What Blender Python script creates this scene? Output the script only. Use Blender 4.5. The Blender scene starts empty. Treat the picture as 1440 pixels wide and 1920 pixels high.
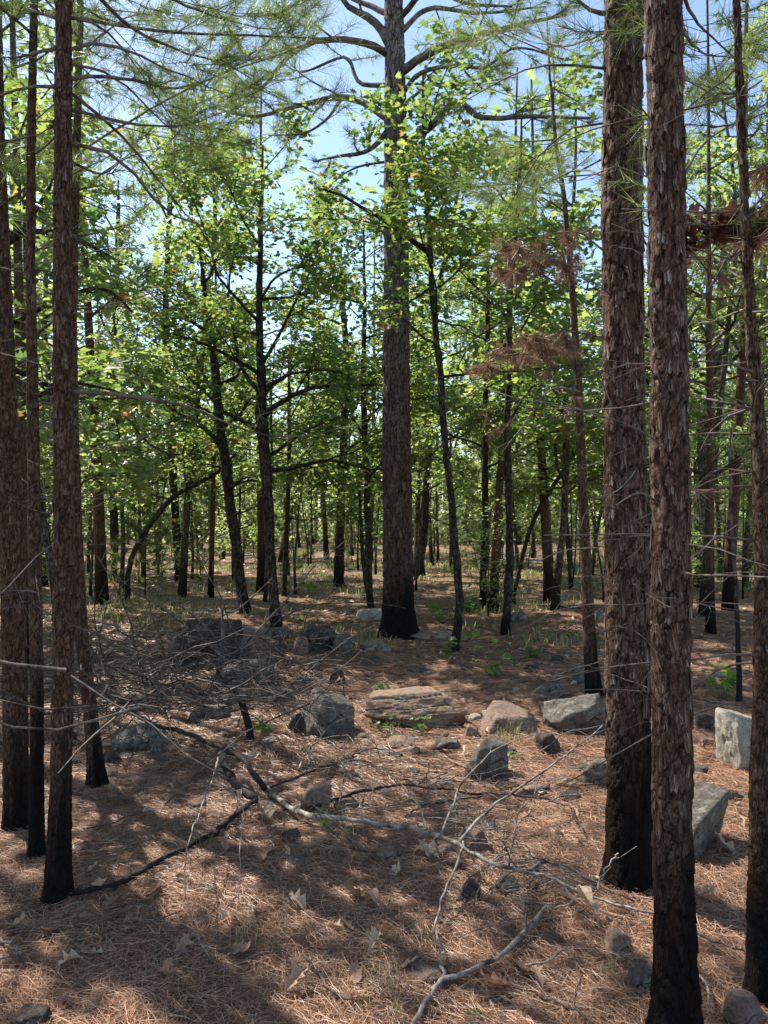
import bpy, math, random
import numpy as np
from mathutils import Vector, Matrix

random.seed(7); R = np.random.default_rng(7)
scene = bpy.context.scene
COL = scene.collection

# ------------------------------------------------------------------ camera, sky, sun, exposure
FPX = 1400.0; HY = 975.0; CAMZ = 1.6          # focal length in photo pixels, horizon row, eye height
cam_d = bpy.data.cameras.new('camera'); cam = bpy.data.objects.new('camera', cam_d); COL.objects.link(cam)
cam.location = (0, 0, CAMZ); cam.rotation_euler = (math.radians(90), 0, 0)
cam_d.sensor_fit = 'VERTICAL'; cam_d.sensor_height = 24; cam_d.lens = 24 * FPX / 1920
cam_d.shift_y = (HY - 960) / 1920
cam_d.clip_start = 0.05; cam_d.clip_end = 1500
scene.camera = cam
SUN_EL = math.radians(51); SUN_AZ = math.radians(-48)      # azimuth from +Y towards +X
sdir = Vector((math.sin(SUN_AZ) * math.cos(SUN_EL), math.cos(SUN_AZ) * math.cos(SUN_EL), math.sin(SUN_EL)))
w = bpy.data.worlds.new('World'); scene.world = w; w.use_nodes = True
wt = w.node_tree; wt.nodes.clear()
sky = wt.nodes.new('ShaderNodeTexSky'); sky.sky_type = 'NISHITA'; sky.sun_disc = False
sky.sun_elevation = SUN_EL; sky.sun_rotation = SUN_AZ; sky.air_density = 1.0; sky.dust_density = .4; sky.ozone_density = 1.0
bg = wt.nodes.new('ShaderNodeBackground'); bg.inputs[1].default_value = 0.13
wo = wt.nodes.new('ShaderNodeOutputWorld'); wt.links.new(sky.outputs[0], bg.inputs[0]); wt.links.new(bg.outputs[0], wo.inputs[0])
sl = bpy.data.lights.new('sun', 'SUN'); sl.energy = 5.0; sl.angle = math.radians(0.53); sl.color = (1.0, 0.93, 0.82)
so = bpy.data.objects.new('sun', sl); COL.objects.link(so); so.rotation_euler = sdir.to_track_quat('Z', 'Y').to_euler()
scene.view_settings.view_transform = 'Standard'; scene.view_settings.look = 'None'
scene.view_settings.gamma = 1; scene.view_settings.use_curve_mapping = False
scene.view_settings.exposure = 1.12
scene.render.engine = 'CYCLES'
scene.cycles.max_bounces = 7; scene.cycles.diffuse_bounces = 4; scene.cycles.glossy_bounces = 2; scene.cycles.transmission_bounces = 5

# ------------------------------------------------------------------ noise and terrain
_P = R.permutation(4096).astype(np.int64); _V = R.random(4096)
def _h(i, j, k): return _V[_P[(_P[(_P[i & 4095] + j) & 4095] + k) & 4095]]
def vnoise(x, y, z=0.0):
    x, y, z = np.broadcast_arrays(np.asarray(x, float), np.asarray(y, float), np.asarray(z, float))
    i = np.floor(x).astype(np.int64); j = np.floor(y).astype(np.int64); k = np.floor(z).astype(np.int64)
    fx = x - i; fy = y - j; fz = z - k
    fx = fx*fx*(3-2*fx); fy = fy*fy*(3-2*fy); fz = fz*fz*(3-2*fz)
    r = 0
    for a, wa in ((0, 1-fx), (1, fx)):
        for b, wb in ((0, 1-fy), (1, fy)):
            for c, wc in ((0, 1-fz), (1, fz)):
                r = r + _h(i+a, j+b, k+c) * wa * wb * wc
    return r * 2 - 1
def fbm(x, y, z=0.0, o=4):
    s = 0; a = 1.0; f = 1.0
    for q in range(o):
        s = s + a * vnoise(np.asarray(x)*f + 17.3*q, np.asarray(y)*f + 5.1*q, np.asarray(z)*f + 3.7*q); a *= .5; f *= 2.03
    return s * .55
def terrain(x, y):
    x = np.asarray(x, float); y = np.asarray(y, float)
    d = np.sqrt(x*x + y*y)
    far = np.clip((d - 8) / 30, 0, 1)
    h = 0.035 * vnoise(x*.9+3, y*.9) + 0.018 * vnoise(x*2.7, y*2.7+9) + 0.007*vnoise(x*9, y*9)
    h = h + far * 0.45 * vnoise(x*.08+1.5, y*.1+7) * 1.0 + 0.006*np.clip(y-20, 0, 80)
    h = h + 0.10 * np.exp(-(((x+1.2)/1.2)**2 + ((y-8.6)/1.1)**2))
    return h
def px(x, y, d): return np.array([(x-720)/FPX*d, d, CAMZ + (HY-y)/FPX*d])
def gp(x, y, lift=0.0):
    """point of the place lying `lift` above the ground, seen at photo pixel x, y"""
    d = 6.0
    lo, hi = 1.2, 120.0
    for _ in range(50):
        d = (lo+hi)/2; p = px(x, y, d)
        if p[2] > terrain(p[0], p[1]) + lift: lo = d
        else: hi = d
    return px(x, y, d)
def smooth(a, b, x):
    t = np.clip((x-a)/(b-a), 0, 1); return t*t*(3-2*t)

# ------------------------------------------------------------------ materials
class NT:
    def __init__(s, name):
        s.m = bpy.data.materials.new(name); s.m.use_nodes = True; s.t = s.m.node_tree; s.t.nodes.clear()
    def n(s, typ, **kw):
        nd = s.t.nodes.new(typ)
        for k, v in kw.items():
            if k.startswith('i_'):
                nd.inputs[k[2:].replace('_', ' ')].default_value = v
            else: setattr(nd, k, v)
        return nd
    def l(s, a, b): s.t.links.new(a, b)
    def coord(s, scale=(1, 1, 1), kind='Object'):
        c = s.n('ShaderNodeTexCoord'); mp = s.n('ShaderNodeMapping'); mp.inputs['Scale'].default_value = scale
        s.l(c.outputs[kind], mp.inputs[0]); return mp.outputs[0]
    def noise(s, vec, scale, detail=5, rough=.6):
        a = s.n('ShaderNodeTexNoise'); a.inputs['Scale'].default_value = scale; a.inputs['Detail'].default_value = detail
        a.inputs['Roughness'].default_value = rough
        if vec is not None: s.l(vec, a.inputs['Vector'])
        return a.outputs['Fac']
    def ramp(s, fac, stops):
        r = s.n('ShaderNodeValToRGB'); e = r.color_ramp.elements
        while len(e) < len(stops): e.new(.5)
        for q, (p, c) in zip(e, stops):
            q.position = p; q.color = (*c, 1) if len(c) == 3 else c
        s.l(fac, r.inputs[0]); return r.outputs[0]
    def mix(s, f, a, b, mode='MIX'):
        m = s.n('ShaderNodeMix', data_type='RGBA', blend_type=mode)
        for v, i in ((f, 0), (a, 6), (b, 7)):
            if hasattr(v, 'is_linked') or hasattr(v, 'links'): s.l(v, m.inputs[i])
            elif i == 0: m.inputs[0].default_value = v
            else: m.inputs[i].default_value = (*v, 1)
        return m.outputs[2]
    def math(s, op, a, b=0.0):
        m = s.n('ShaderNodeMath', operation=op)
        for i, v in enumerate((a, b)):
            if hasattr(v, 'links'): s.l(v, m.inputs[i])
            else: m.inputs[i].default_value = v
        return m.outputs[0]
    def bump(s, h, strength, dist):
        b = s.n('ShaderNodeBump'); b.inputs['Strength'].default_value = strength; b.inputs['Distance'].default_value = dist
        s.l(h, b.inputs['Height']); return b.outputs[0]
    def attr(s, name): return s.n('ShaderNodeAttribute', attribute_name=name).outputs['Fac']
    def surf(s, col, rough=.8, bump=None, spec=.3):
        p = s.n('ShaderNodeBsdfPrincipled'); p.inputs['Roughness'].default_value = rough
        p.inputs['Specular IOR Level'].default_value = spec
        if hasattr(col, 'links'): s.l(col, p.inputs['Base Color'])
        else: p.inputs['Base Color'].default_value = (*col, 1)
        if bump is not None: s.l(bump, p.inputs['Normal'])
        o = s.n('ShaderNodeOutputMaterial'); s.l(p.outputs[0], o.inputs[0]); s.p = p; s.o = o
        return s.m
    def leafy(s, col, tcol, frac=.5, rough=.45, spec=.4):
        p = s.n('ShaderNodeBsdfPrincipled'); p.inputs['Roughness'].default_value = rough; p.inputs['Specular IOR Level'].default_value = spec
        tr = s.n('ShaderNodeBsdfTranslucent'); mx = s.n('ShaderNodeMixShader'); mx.inputs[0].default_value = frac
        s.l(col, p.inputs['Base Color']); s.l(tcol, tr.inputs[0]); s.l(p.outputs[0], mx.inputs[1]); s.l(tr.outputs[0], mx.inputs[2])
        o = s.n('ShaderNodeOutputMaterial'); s.l(mx.outputs[0], o.inputs[0]); return s.m
    def island(s): return s.n('ShaderNodeNewGeometry').outputs['Random Per Island']

def cracks(t, vscale, warp, sq=.3):
    """elongated cells: returns (cell tone 0-1, 0 at the cracks .. 1 inside)"""
    v = t.coord((1, 1, sq)); nz = t.n('ShaderNodeTexNoise'); nz.inputs['Scale'].default_value = vscale*.8; nz.inputs['Detail'].default_value = 3; t.l(v, nz.inputs['Vector'])
    sub = t.n('ShaderNodeVectorMath', operation='SUBTRACT'); t.l(nz.outputs['Color'], sub.inputs[0]); sub.inputs[1].default_value = (.5, .5, .5)
    mul = t.n('ShaderNodeVectorMath', operation='SCALE'); mul.inputs['Scale'].default_value = warp/vscale; t.l(sub.outputs[0], mul.inputs[0])
    ad = t.n('ShaderNodeVectorMath', operation='ADD'); t.l(v, ad.inputs[0]); t.l(mul.outputs[0], ad.inputs[1])
    a = t.n('ShaderNodeTexVoronoi', feature='F1'); a.inputs['Scale'].default_value = vscale; t.l(ad.outputs[0], a.inputs['Vector'])
    e = t.n('ShaderNodeTexVoronoi', feature='DISTANCE_TO_EDGE'); e.inputs['Scale'].default_value = vscale; t.l(ad.outputs[0], e.inputs['Vector'])
    sp = t.n('ShaderNodeSeparateColor'); t.l(a.outputs['Color'], sp.inputs[0])
    mr = t.n('ShaderNodeMapRange'); mr.inputs[1].default_value = .01; mr.inputs[2].default_value = .11; t.l(e.outputs[0], mr.inputs[0])
    return sp.outputs[0], mr.outputs[0]
def m_bark_pine(name='pine_bark', red=(.145, .082, .050), grey=(.33, .285, .235), vs=42, zg=None):
    t = NT(name); v = t.coord((1, 1, .35)); v1 = t.coord((1, 1, 1))
    fine = t.noise(v, 70, 7, .75); big = t.noise(v1, 6, 3); cell, edge = cracks(t, vs, 2.3, .26); cell2, edge2 = cracks(t, vs*2.6, 2.0, .34)
    tone = t.math('ADD', t.math('MULTIPLY', t.attr('tone'), .55), t.math('MULTIPLY', t.math('SUBTRACT', fine, .47), 1.5))
    tone = t.math('ADD', tone, t.math('MULTIPLY', t.math('SUBTRACT', cell, .4), .26)); tone = t.math('ADD', tone, t.math('MULTIPLY', t.math('SUBTRACT', cell2, .5), .34))
    c = t.ramp(tone, [(.0, tuple(a*.35 for a in red)), (.34, red), (.66, tuple(a*.75+b*.25 for a, b in zip(red, grey))), (.92, grey)])
    c = t.mix(t.math('MULTIPLY', big, .35), c, tuple(a*.6 for a in red))
    if zg:
        sz = t.n('ShaderNodeSeparateXYZ'); t.l(v1, sz.inputs[0]); mz = t.n('ShaderNodeMapRange'); mz.inputs[1].default_value = zg[0]; mz.inputs[2].default_value = zg[1]; t.l(sz.outputs[2], mz.inputs[0])
        c = t.mix(t.math('MULTIPLY', mz.outputs[0], .85), c, t.ramp(fine, [(.3, (.11, .10, .09)), (.7, (.36, .335, .31))]))
    c = t.mix(t.math('ADD', t.math('MULTIPLY', edge, .8), .2), tuple(a*.16 for a in red), c); c = t.mix(t.math('ADD', t.math('MULTIPLY', edge2, .55), .45), tuple(a*.2 for a in red), c)
    gap = t.attr('gap'); c = t.mix(gap, c, (.012, .007, .006))
    ch = t.math('ADD', t.attr('char'), t.math('MULTIPLY', t.math('SUBTRACT', fine, .5), t.math('MULTIPLY', t.attr('char'), 1.1)))
    r = t.n('ShaderNodeClamp'); t.l(ch, r.inputs[0])
    c = t.mix(r.outputs[0], c, t.ramp(fine, [(.35, (.004, .0037, .0036)), (.68, (.019, .017, .016))]))
    h = t.math('ADD', t.math('ADD', t.math('MULTIPLY', edge, .6), t.math('MULTIPLY', cell, .7)), t.math('ADD', t.math('MULTIPLY', fine, .9), t.math('MULTIPLY', edge2, .25)))
    m = t.surf(c, .88, t.bump(h, .85, .008*42/vs), .22); k = t.math('SUBTRACT', .22, t.math('MULTIPLY', r.outputs[0], .17)); t.l(k, t.p.inputs['Specular IOR Level']); return m
def m_bark_oak(name='oak_bark', lo=(.018, .014, .011), hi=(.10, .082, .068), lich=.0):
    t = NT(name); v = t.coord((1, 1, .3)); f = t.noise(v, 38, 6, .7); g = t.noise(t.coord(), 5, 4); cell, edge = cracks(t, 30, 1.5, .35)
    c = t.ramp(t.math('ADD', f, t.math('MULTIPLY', t.math('SUBTRACT', cell, .5), .25)), [(.35, lo), (.65, hi)]); c = t.mix(edge, tuple(a*.4 for a in lo), c)
    if lich: c = t.mix(t.ramp(g, [(.55, (0, 0, 0)), (.66, (lich,)*3)]), c, (.27, .29, .25))
    c = t.mix(t.attr('char'), c, (.011, .0105, .0105))
    return t.surf(c, .9, t.bump(t.math('ADD', f, t.math('MULTIPLY', edge, .6)), 1.0, .02), .2)
def m_dead(name, a, b):
    t = NT(name); f = t.noise(t.coord((1, 1, 1)), 45, 5, .65)
    g = t.noise(t.coord(), 9, 5, .7)
    c = t.mix(t.ramp(g, [(.46, (0, 0, 0)), (.62, (1, 1, 1))]), t.ramp(f, [(.3, a), (.7, b)]), tuple(x*.4 for x in a))
    c = t.mix(t.attr('char'), c, (.014, .013, .013))
    return t.surf(c, .85, t.bump(f, .6, .004), .2)
def m_leaf(name, stops, tstops, frac=.5, spec=.5):
    t = NT(name); i = t.island(); return t.leafy(t.ramp(i, stops), t.ramp(i, tstops), frac, .42, spec)
def m_rock(name, base, lo, lichen, pink=None):
    t = NT(name); v = t.coord(); f = t.noise(v, 9, 10, .75); g = t.noise(v, 2.6, 5, .6); h = t.noise(v, 60, 6, .8); cell, edge = cracks(t, 3.2, 2.6, 1.9)
    c = t.ramp(f, [(.32, lo), (.5, tuple((a+b)/2 for a, b in zip(base, lo))), (.66, base)])
    if pink: c = t.mix(t.ramp(g, [(.42, (0, 0, 0)), (.6, (.8,)*3)]), c, pink)
    lm = t.ramp(t.noise(v, 13, 9, .8), [(.53, (0, 0, 0)), (.58, (.8,)*3)]); c = t.mix(lm, c, lichen)
    c = t.mix(t.ramp(h, [(.36, (.7,)*3), (.5, (0, 0, 0))]), c, tuple(x*.35 for x in lo))
    ek = t.math('MULTIPLY', t.ramp(edge, [(0, (.75,)*3), (.3, (0, 0, 0))]), t.ramp(g, [(.5, (0, 0, 0)), (.6, (1, 1, 1))])); c = t.mix(ek, c, tuple(x*.35 for x in lo))
    hh = t.math('ADD', t.math('ADD', f, t.math('MULTIPLY', h, .3)), t.math('MULTIPLY', ek, -.25))
    return t.surf(c, .9, t.bump(hh, 1.0, .04), .2)

M = {}
M['pine_bark'] = m_bark_pine()
M['pine_bark_grey'] = m_bark_pine('grey_pine_bark', (.15, .082, .06), (.30, .27, .25), 19, (2.2, 4.5))
M['pine_bark_flaky'] = m_bark_pine('flaky_pine_bark', (.165, .092, .062), (.45, .40, .35), 36)
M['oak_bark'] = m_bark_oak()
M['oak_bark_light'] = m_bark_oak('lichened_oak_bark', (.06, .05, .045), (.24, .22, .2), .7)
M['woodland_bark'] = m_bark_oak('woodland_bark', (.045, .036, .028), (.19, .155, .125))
M['dead'] = m_dead('weathered_dead_wood', (.12, .10, .082), (.42, .37, .315))
M['dead_dark'] = m_dead('dark_dead_wood', (.05, .04, .035), (.17, .14, .125))
M['dead_brown'] = m_dead('brownish_dead_wood', (.05, .04, .034), (.24, .205, .18))
M['twig'] = m_dead('twig_bark', (.09, .07, .06), (.22, .18, .16))
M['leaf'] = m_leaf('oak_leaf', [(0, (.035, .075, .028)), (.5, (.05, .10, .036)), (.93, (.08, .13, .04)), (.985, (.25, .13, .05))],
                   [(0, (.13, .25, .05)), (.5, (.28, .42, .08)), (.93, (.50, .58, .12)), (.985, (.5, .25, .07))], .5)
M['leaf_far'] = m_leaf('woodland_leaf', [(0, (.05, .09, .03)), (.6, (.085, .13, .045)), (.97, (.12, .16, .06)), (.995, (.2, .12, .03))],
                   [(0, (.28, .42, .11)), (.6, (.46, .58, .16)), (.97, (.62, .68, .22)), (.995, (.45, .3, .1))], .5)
M['leaf_bright'] = m_leaf('fresh_leaf', [(0, (.06, .15, .03)), (1, (.10, .2, .04))], [(0, (.2, .42, .04)), (1, (.35, .55, .05))], .5)
M['needle'] = m_leaf('pine_needle', [(0, (.05, .085, .03)), (.6, (.08, .12, .045)), (1, (.14, .13, .06))],
                     [(0, (.16, .26, .06)), (.6, (.26, .38, .09)), (1, (.36, .36, .12))], .4, .2)
M['needle_brown'] = m_leaf('dead_pine_needle', [(0, (.13, .065, .045)), (.6, (.22, .12, .08)), (1, (.32, .21, .14))],
                     [(0, (.18, .09, .055)), (1, (.34, .2, .12))], .3, .3)
M['leaf_dry'] = m_leaf('dry_leaf', [(0, (.14, .085, .055)), (.35, (.28, .18, .12)), (.7, (.46, .33, .23)), (1, (.34, .20, .11))],
                       [(0, (.22, .12, .07)), (1, (.45, .28, .15))], .22, .3)
M['leaf_brown'] = m_leaf('rusty_dead_leaf', [(0, (.05, .028, .022)), (1, (.15, .08, .055))], [(0, (.12, .05, .03)), (1, (.24, .11, .06))], .25, .3)
M['litter'] = m_leaf('fallen_needle', [(0, (.05, .026, .018)), (.3, (.22, .10, .055)), (.7, (.46, .245, .135)), (.93, (.58, .38, .24)), (1, (.17, .15, .14))],
                       [(0, (.2, .1, .06)), (1, (.4, .2, .12))], .08, .35)
M['grass'] = m_leaf('grass_blade', [(0, (.10, .14, .05)), (.5, (.22, .23, .09)), (1, (.42, .36, .19))], [(0, (.2, .32, .06)), (1, (.5, .46, .2))], .45, .4)
M['rock_grey'] = m_rock('grey_stone', (.22, .195, .16), (.085, .072, .06), (.31, .31, .25))
M['rock_tan'] = m_rock('tan_sandstone', (.38, .27, .19), (.15, .10, .075), (.27, .25, .21), (.38, .25, .17))
M['rock_pink'] = m_rock('pinkish_sandstone', (.31, .215, .165), (.12, .085, .07), (.27, .26, .22), (.33, .20, .15))
M['rock_dark'] = m_rock('dark_stone', (.13, .10, .085), (.04, .033, .03), (.22, .21, .18))
M['rock_pale'] = m_rock('pale_lichened_stone', (.50, .45, .37), (.26, .23, .19), (.45, .47, .42))
def m_dry():
    t = NT('dry_oak_leaf'); i = t.island(); v = t.coord(); c = t.ramp(i, [(0, (.13, .075, .045)), (.35, (.30, .19, .12)), (.7, (.44, .32, .22)), (1, (.30, .16, .085))])
    oi = t.n('ShaderNodeObjectInfo').outputs['Random']; c2 = t.ramp(oi, [(0, (.24, .13, .08)), (.3, (.50, .34, .22)), (.65, (.74, .57, .41)), (.85, (.58, .42, .29)), (1, (.42, .20, .11))])
    c = t.mix(.85, c, c2); sp = t.n('ShaderNodeSeparateXYZ'); t.l(v, sp.inputs[0]); ay = t.math('ABSOLUTE', sp.outputs[1]); rib = t.math('LESS_THAN', ay, .014)
    wv = t.math('SINE', t.math('MULTIPLY', t.math('SUBTRACT', sp.outputs[0], ay), 48.0)); vein = t.math('MULTIPLY', t.math('GREATER_THAN', wv, .9), .35)
    c = t.mix(t.math('MAXIMUM', t.math('MULTIPLY', rib, .6), vein), c, (.16, .095, .06)); c = t.mix(t.ramp(t.noise(v, 5, 6, .7), [(.4, (.4,)*3), (.6, (0, 0, 0))]), c, (.2, .12, .08))
    return t.leafy(c, c, .2, .6, .25)
M['leaf_dry_near'] = m_dry()
def m_ground():
    t = NT('needle_litter_ground'); v = t.coord((1, 1, 1), 'Object')
    big = t.noise(v, .35, 4); mid = t.noise(v, 2.2, 6, .65)
    lines = []
    for k, ang in enumerate((.2, 1.1, 2.0, 2.8)):
        c = t.n('ShaderNodeTexCoord'); mp = t.n('ShaderNodeMapping'); mp.inputs['Rotation'].default_value = (0, 0, ang); mp.inputs['Scale'].default_value = (9, 260, 1)
        mp.inputs['Location'].default_value = (k*3.3, k*1.7, 0)
        t.l(c.outputs['Object'], mp.inputs[0]); lines.append(t.noise(mp.outputs[0], 1.0, 2, .5))
    l = t.math('MAXIMUM', t.math('MAXIMUM', lines[0], lines[1]), t.math('MAXIMUM', lines[2], lines[3]))
    c = t.ramp(l, [(.48, (.04, .023, .016)), (.57, (.18, .095, .055)), (.7, (.41, .235, .135))])
    c = t.mix(t.ramp(mid, [(.38, (.75,)*3), (.52, (0, 0, 0))]), c, (.10, .068, .052))
    c = t.mix(t.ramp(t.noise(v, 26, 6, .7), [(.52, (0, 0, 0)), (.62, (.5,)*3)]), c, (.33, .23, .16))
    # beyond the near ground the floor is leaf litter with thin dry grass
    sx = t.n('ShaderNodeSeparateXYZ'); t.l(v, sx.inputs[0])
    yy = t.n('ShaderNodeMapRange'); yy.inputs[1].default_value = 10; yy.inputs[2].default_value = 17; t.l(sx.outputs[1], yy.inputs[0])
    gm = t.math('MULTIPLY', yy.outputs[0], t.ramp(t.noise(v, .9, 7, .7), [(.42, (0, 0, 0)), (.64, (.45,)*3)]))
    c = t.mix(gm, c, (.17, .155, .08))
    c = t.mix(t.math('MULTIPLY', yy.outputs[0], t.ramp(t.noise(v, 6, 6, .7), [(.5, (0, 0, 0)), (.62, (.55,)*3)])), c, (.30, .22, .15))
    h = t.math('ADD', t.math('MULTIPLY', l, .7), mid)
    return t.surf(c, .95, t.bump(h, .8, .03), .15)
M['ground'] = m_ground()

# ------------------------------------------------------------------ mesh and object helpers
class Buf:
    """collects vertices and faces (faces in blocks of equal corner count) into ONE mesh"""
    def __init__(s): s.v = []; s.f = []; s.n = 0; s.a = {'char': [], 'tone': [], 'gap': []}
    def add(s, v, faces, char=None, tone=None, gap=None):
        v = np.asarray(v, float).reshape(-1, 3); k = len(v)
        for f in (faces if isinstance(faces, list) else [faces]):
            f = np.asarray(f)
            if len(f): s.f.append(f + s.n)
        s.v.append(v); s.n += k
        for nm, q in (('char', char), ('tone', tone), ('gap', gap)):
            s.a[nm].append(np.full(k, 0.5 if nm == 'tone' else 0.0) if q is None else np.broadcast_to(q, (k,)))
        return s
    def mesh(s, name, mat, shade=True, attrs=True, origin=(0, 0, 0)):
        me = bpy.data.meshes.new(name)
        if s.n == 0: return me
        v = np.concatenate(s.v) - np.asarray(origin)
        me.vertices.add(len(v)); me.vertices.foreach_set('co', v.astype(np.float32).ravel())
        idx = np.concatenate([f.ravel() for f in s.f]); tot = np.concatenate([np.full(len(f), f.shape[1]) for f in s.f])
        st = np.concatenate([[0], np.cumsum(tot)[:-1]])
        me.loops.add(len(idx)); me.loops.foreach_set('vertex_index', idx.astype(np.int32))
        me.polygons.add(len(tot)); me.polygons.foreach_set('loop_start', st.astype(np.int32)); me.polygons.foreach_set('loop_total', tot.astype(np.int32))
        if shade: me.polygons.foreach_set('use_smooth', np.ones(len(tot), bool))
        if attrs:
            for nm, q in s.a.items():
                at = me.attributes.new(nm, 'FLOAT', 'POINT'); at.data.foreach_set('value', np.concatenate(q).astype(np.float32))
        me.materials.append(mat); me.update(); return me
NT_TRI = [0]
def ob(name, me, parent=None, loc=(0, 0, 0), kind=None):
    o = bpy.data.objects.new(name, me); COL.objects.link(o); o.location = loc
    if parent is not None: o.parent = parent
    if kind: o['kind'] = kind
    return o
def tag(o, label, cat, group=None):
    o['label'] = label; o['category'] = cat
    if group: o['group'] = group
    return o
def thing(name, loc, label, cat, group=None):
    o = bpy.data.objects.new(name, None); COL.objects.link(o); o.location = loc; o.empty_display_size = .1
    return tag(o, label, cat, group)
def struct(name, me): return ob(name, me, kind='structure')
def copy_tree(root, loc, rz=0, sc=1.0, label=None, cat=None, group=None):
    c = root.copy(); COL.objects.link(c); c.location = loc; c.rotation_euler = (0, 0, rz)
    c.scale = (sc,)*3 if np.isscalar(sc) else sc
    if label: c['label'] = label
    if cat: c['category'] = cat
    if group: c['group'] = group
    for ch in root.children:
        d = ch.copy(); COL.objects.link(d); d.parent = c
        for g in ch.children:
            e = g.copy(); COL.objects.link(e); e.parent = d
    return c

def tube(buf, pts, rad, sides=6, char=None, tone=None, rough=0.0, cap=True):
    pts = np.asarray(pts, float); n = len(pts); rad = np.broadcast_to(np.asarray(rad, float), (n,))
    t = np.gradient(pts, axis=0); t /= np.linalg.norm(t, axis=1)[:, None] + 1e-9
    ref = np.array([1.0, 0, 0]) if abs(t[:, 0]).mean() < .7 else np.array([0, 0, 1.0])
    a = np.cross(t, ref); a /= np.linalg.norm(a, axis=1)[:, None] + 1e-9; b = np.cross(t, a)
    th = np.arange(sides) * 2*math.pi/sides
    rr = rad[:, None] * np.ones(sides)
    if rough: rr = rr * (1 + rough * vnoise(pts[:, 2:3]*14 + 31*pts[:, :1], th[None]*1.3+np.cos(th)[None], pts[:, 1:2]*9))
    v = pts[:, None, :] + rr[..., None] * (np.cos(th)[None, :, None]*a[:, None] + np.sin(th)[None, :, None]*b[:, None])
    i = np.arange(n-1)[:, None]*sides; j = np.arange(sides)[None]; k = (j+1) % sides
    f = np.stack([i+j, i+k, i+sides+k, i+sides+j], -1).reshape(-1, 4)
    fs = [f]
    if cap:
        fs.append(np.arange(sides)[None, ::-1].copy()); fs.append((n-1)*sides + np.arange(sides)[None])
    vc = None if char is None else np.repeat(char, sides)
    buf.add(v.reshape(-1, 3), fs, char=vc, tone=tone)
def resample(pts, k):
    pts = np.asarray(pts, float); d = np.concatenate([[0], np.cumsum(np.linalg.norm(np.diff(pts[:, :3], axis=0), axis=1))])
    s = np.linspace(0, d[-1], k)
    # Catmull-Rom style smoothing through cubic hermite
    out = np.zeros((k, pts.shape[1])); m = np.gradient(pts, d, axis=0) if len(pts) > 2 else np.repeat((pts[1:]-pts[:-1])/d[-1], 2, 0)
    idx = np.clip(np.searchsorted(d, s, 'right')-1, 0, len(d)-2); h = d[idx+1]-d[idx]; t = ((s-d[idx])/h)[:, None]
    h = h[:, None]
    out = (2*t**3-3*t**2+1)*pts[idx] + (t**3-2*t**2+t)*h*m[idx] + (-2*t**3+3*t**2)*pts[idx+1] + (t**3-t**2)*h*m[idx+1]
    return out

def unit(v): v = np.asarray(v, float); return v/(np.linalg.norm(v)+1e-9)
def wander(p, d, L, n, wig, lift, rng):
    """a wandering path: start, direction, length"""
    pts = [np.array(p, float)]; d = unit(d); st = L/n
    for i in range(n):
        d = unit(d + rng.normal(0, wig, 3) + np.array([0, 0, lift]))
        pts.append(pts[-1] + d*st)
    return np.array(pts)
def side_dir(t, ang, roll):
    t = unit(t); up = np.array([0, 0, 1.0]); s = unit(np.cross(t, up)); u = np.cross(s, t)
    return unit(math.cos(ang)*t + math.sin(ang)*(math.cos(roll)*s + math.sin(roll)*u))

def branchlets(buf, path, r0, rng, kind='oak', dens=5.0, start=.25, sub=.45, depth=2, minr=.0022):
    """side branches of a limb; returns tips [(pos, dir, level)]"""
    tips = []
    seg = np.diff(path, axis=0); L = np.linalg.norm(seg, axis=1).sum(); n = max(2, int(dens*L*(1-start)))
    cum = np.concatenate([[0], np.cumsum(np.linalg.norm(seg, axis=1))])/L
    for q in range(n):
        s = start + (1-start)*(q+rng.random()*.8)/n; i = min(len(seg)-1, max(0, np.searchsorted(cum, s)-1))
        fr = (s-cum[i])/(cum[i+1]-cum[i]+1e-9); p = path[i] + seg[i]*min(1, fr); t = unit(seg[i])
        side = 0 if q % 2 else math.pi
        if kind == 'pine': roll = side + rng.normal(0, .35); ang = rng.uniform(.65, 1.1); wig = .10; lift = .04
        elif kind == 'bare': roll = side + rng.normal(0, .6); ang = rng.uniform(.5, 1.2); wig = .14; lift = rng.normal(0, .04)
        else: roll = side + rng.normal(0, .7); ang = rng.uniform(.5, 1.0); wig = .22; lift = .06
        l = max(.12, L*sub*(1.15-s)*rng.uniform(.6, 1.25)); r = max(minr, r0*(1-.75*s)*.5)
        sp = wander(p, side_dir(t, ang, roll), l, 5 if depth > 1 else 3, wig, lift, rng)
        tube(buf, sp, np.linspace(r, max(minr*.7, r*.35), len(sp)), 5 if r > .008 else 3, cap=False)
        if depth > 1 and l > .25:
            tips += branchlets(buf, sp, r, rng, kind, dens*1.35, .2, sub, depth-1, minr)
        tips.append((sp[-1], unit(sp[-1]-sp[-2]), depth))
        if kind == 'pine':
            for w_ in range(2, len(sp)-1): tips.append((sp[w_], unit(sp[w_+1]-sp[w_]), depth))
        elif l > .22: tips.append((sp[-2], unit(sp[-1]-sp[-2]), depth)); tips.append(((sp[-3]+sp[-2])/2, unit(sp[-1]-sp[-2]), depth))
    tips.append((path[-1], unit(path[-1]-path[-2]), 3))
    return tips

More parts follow.
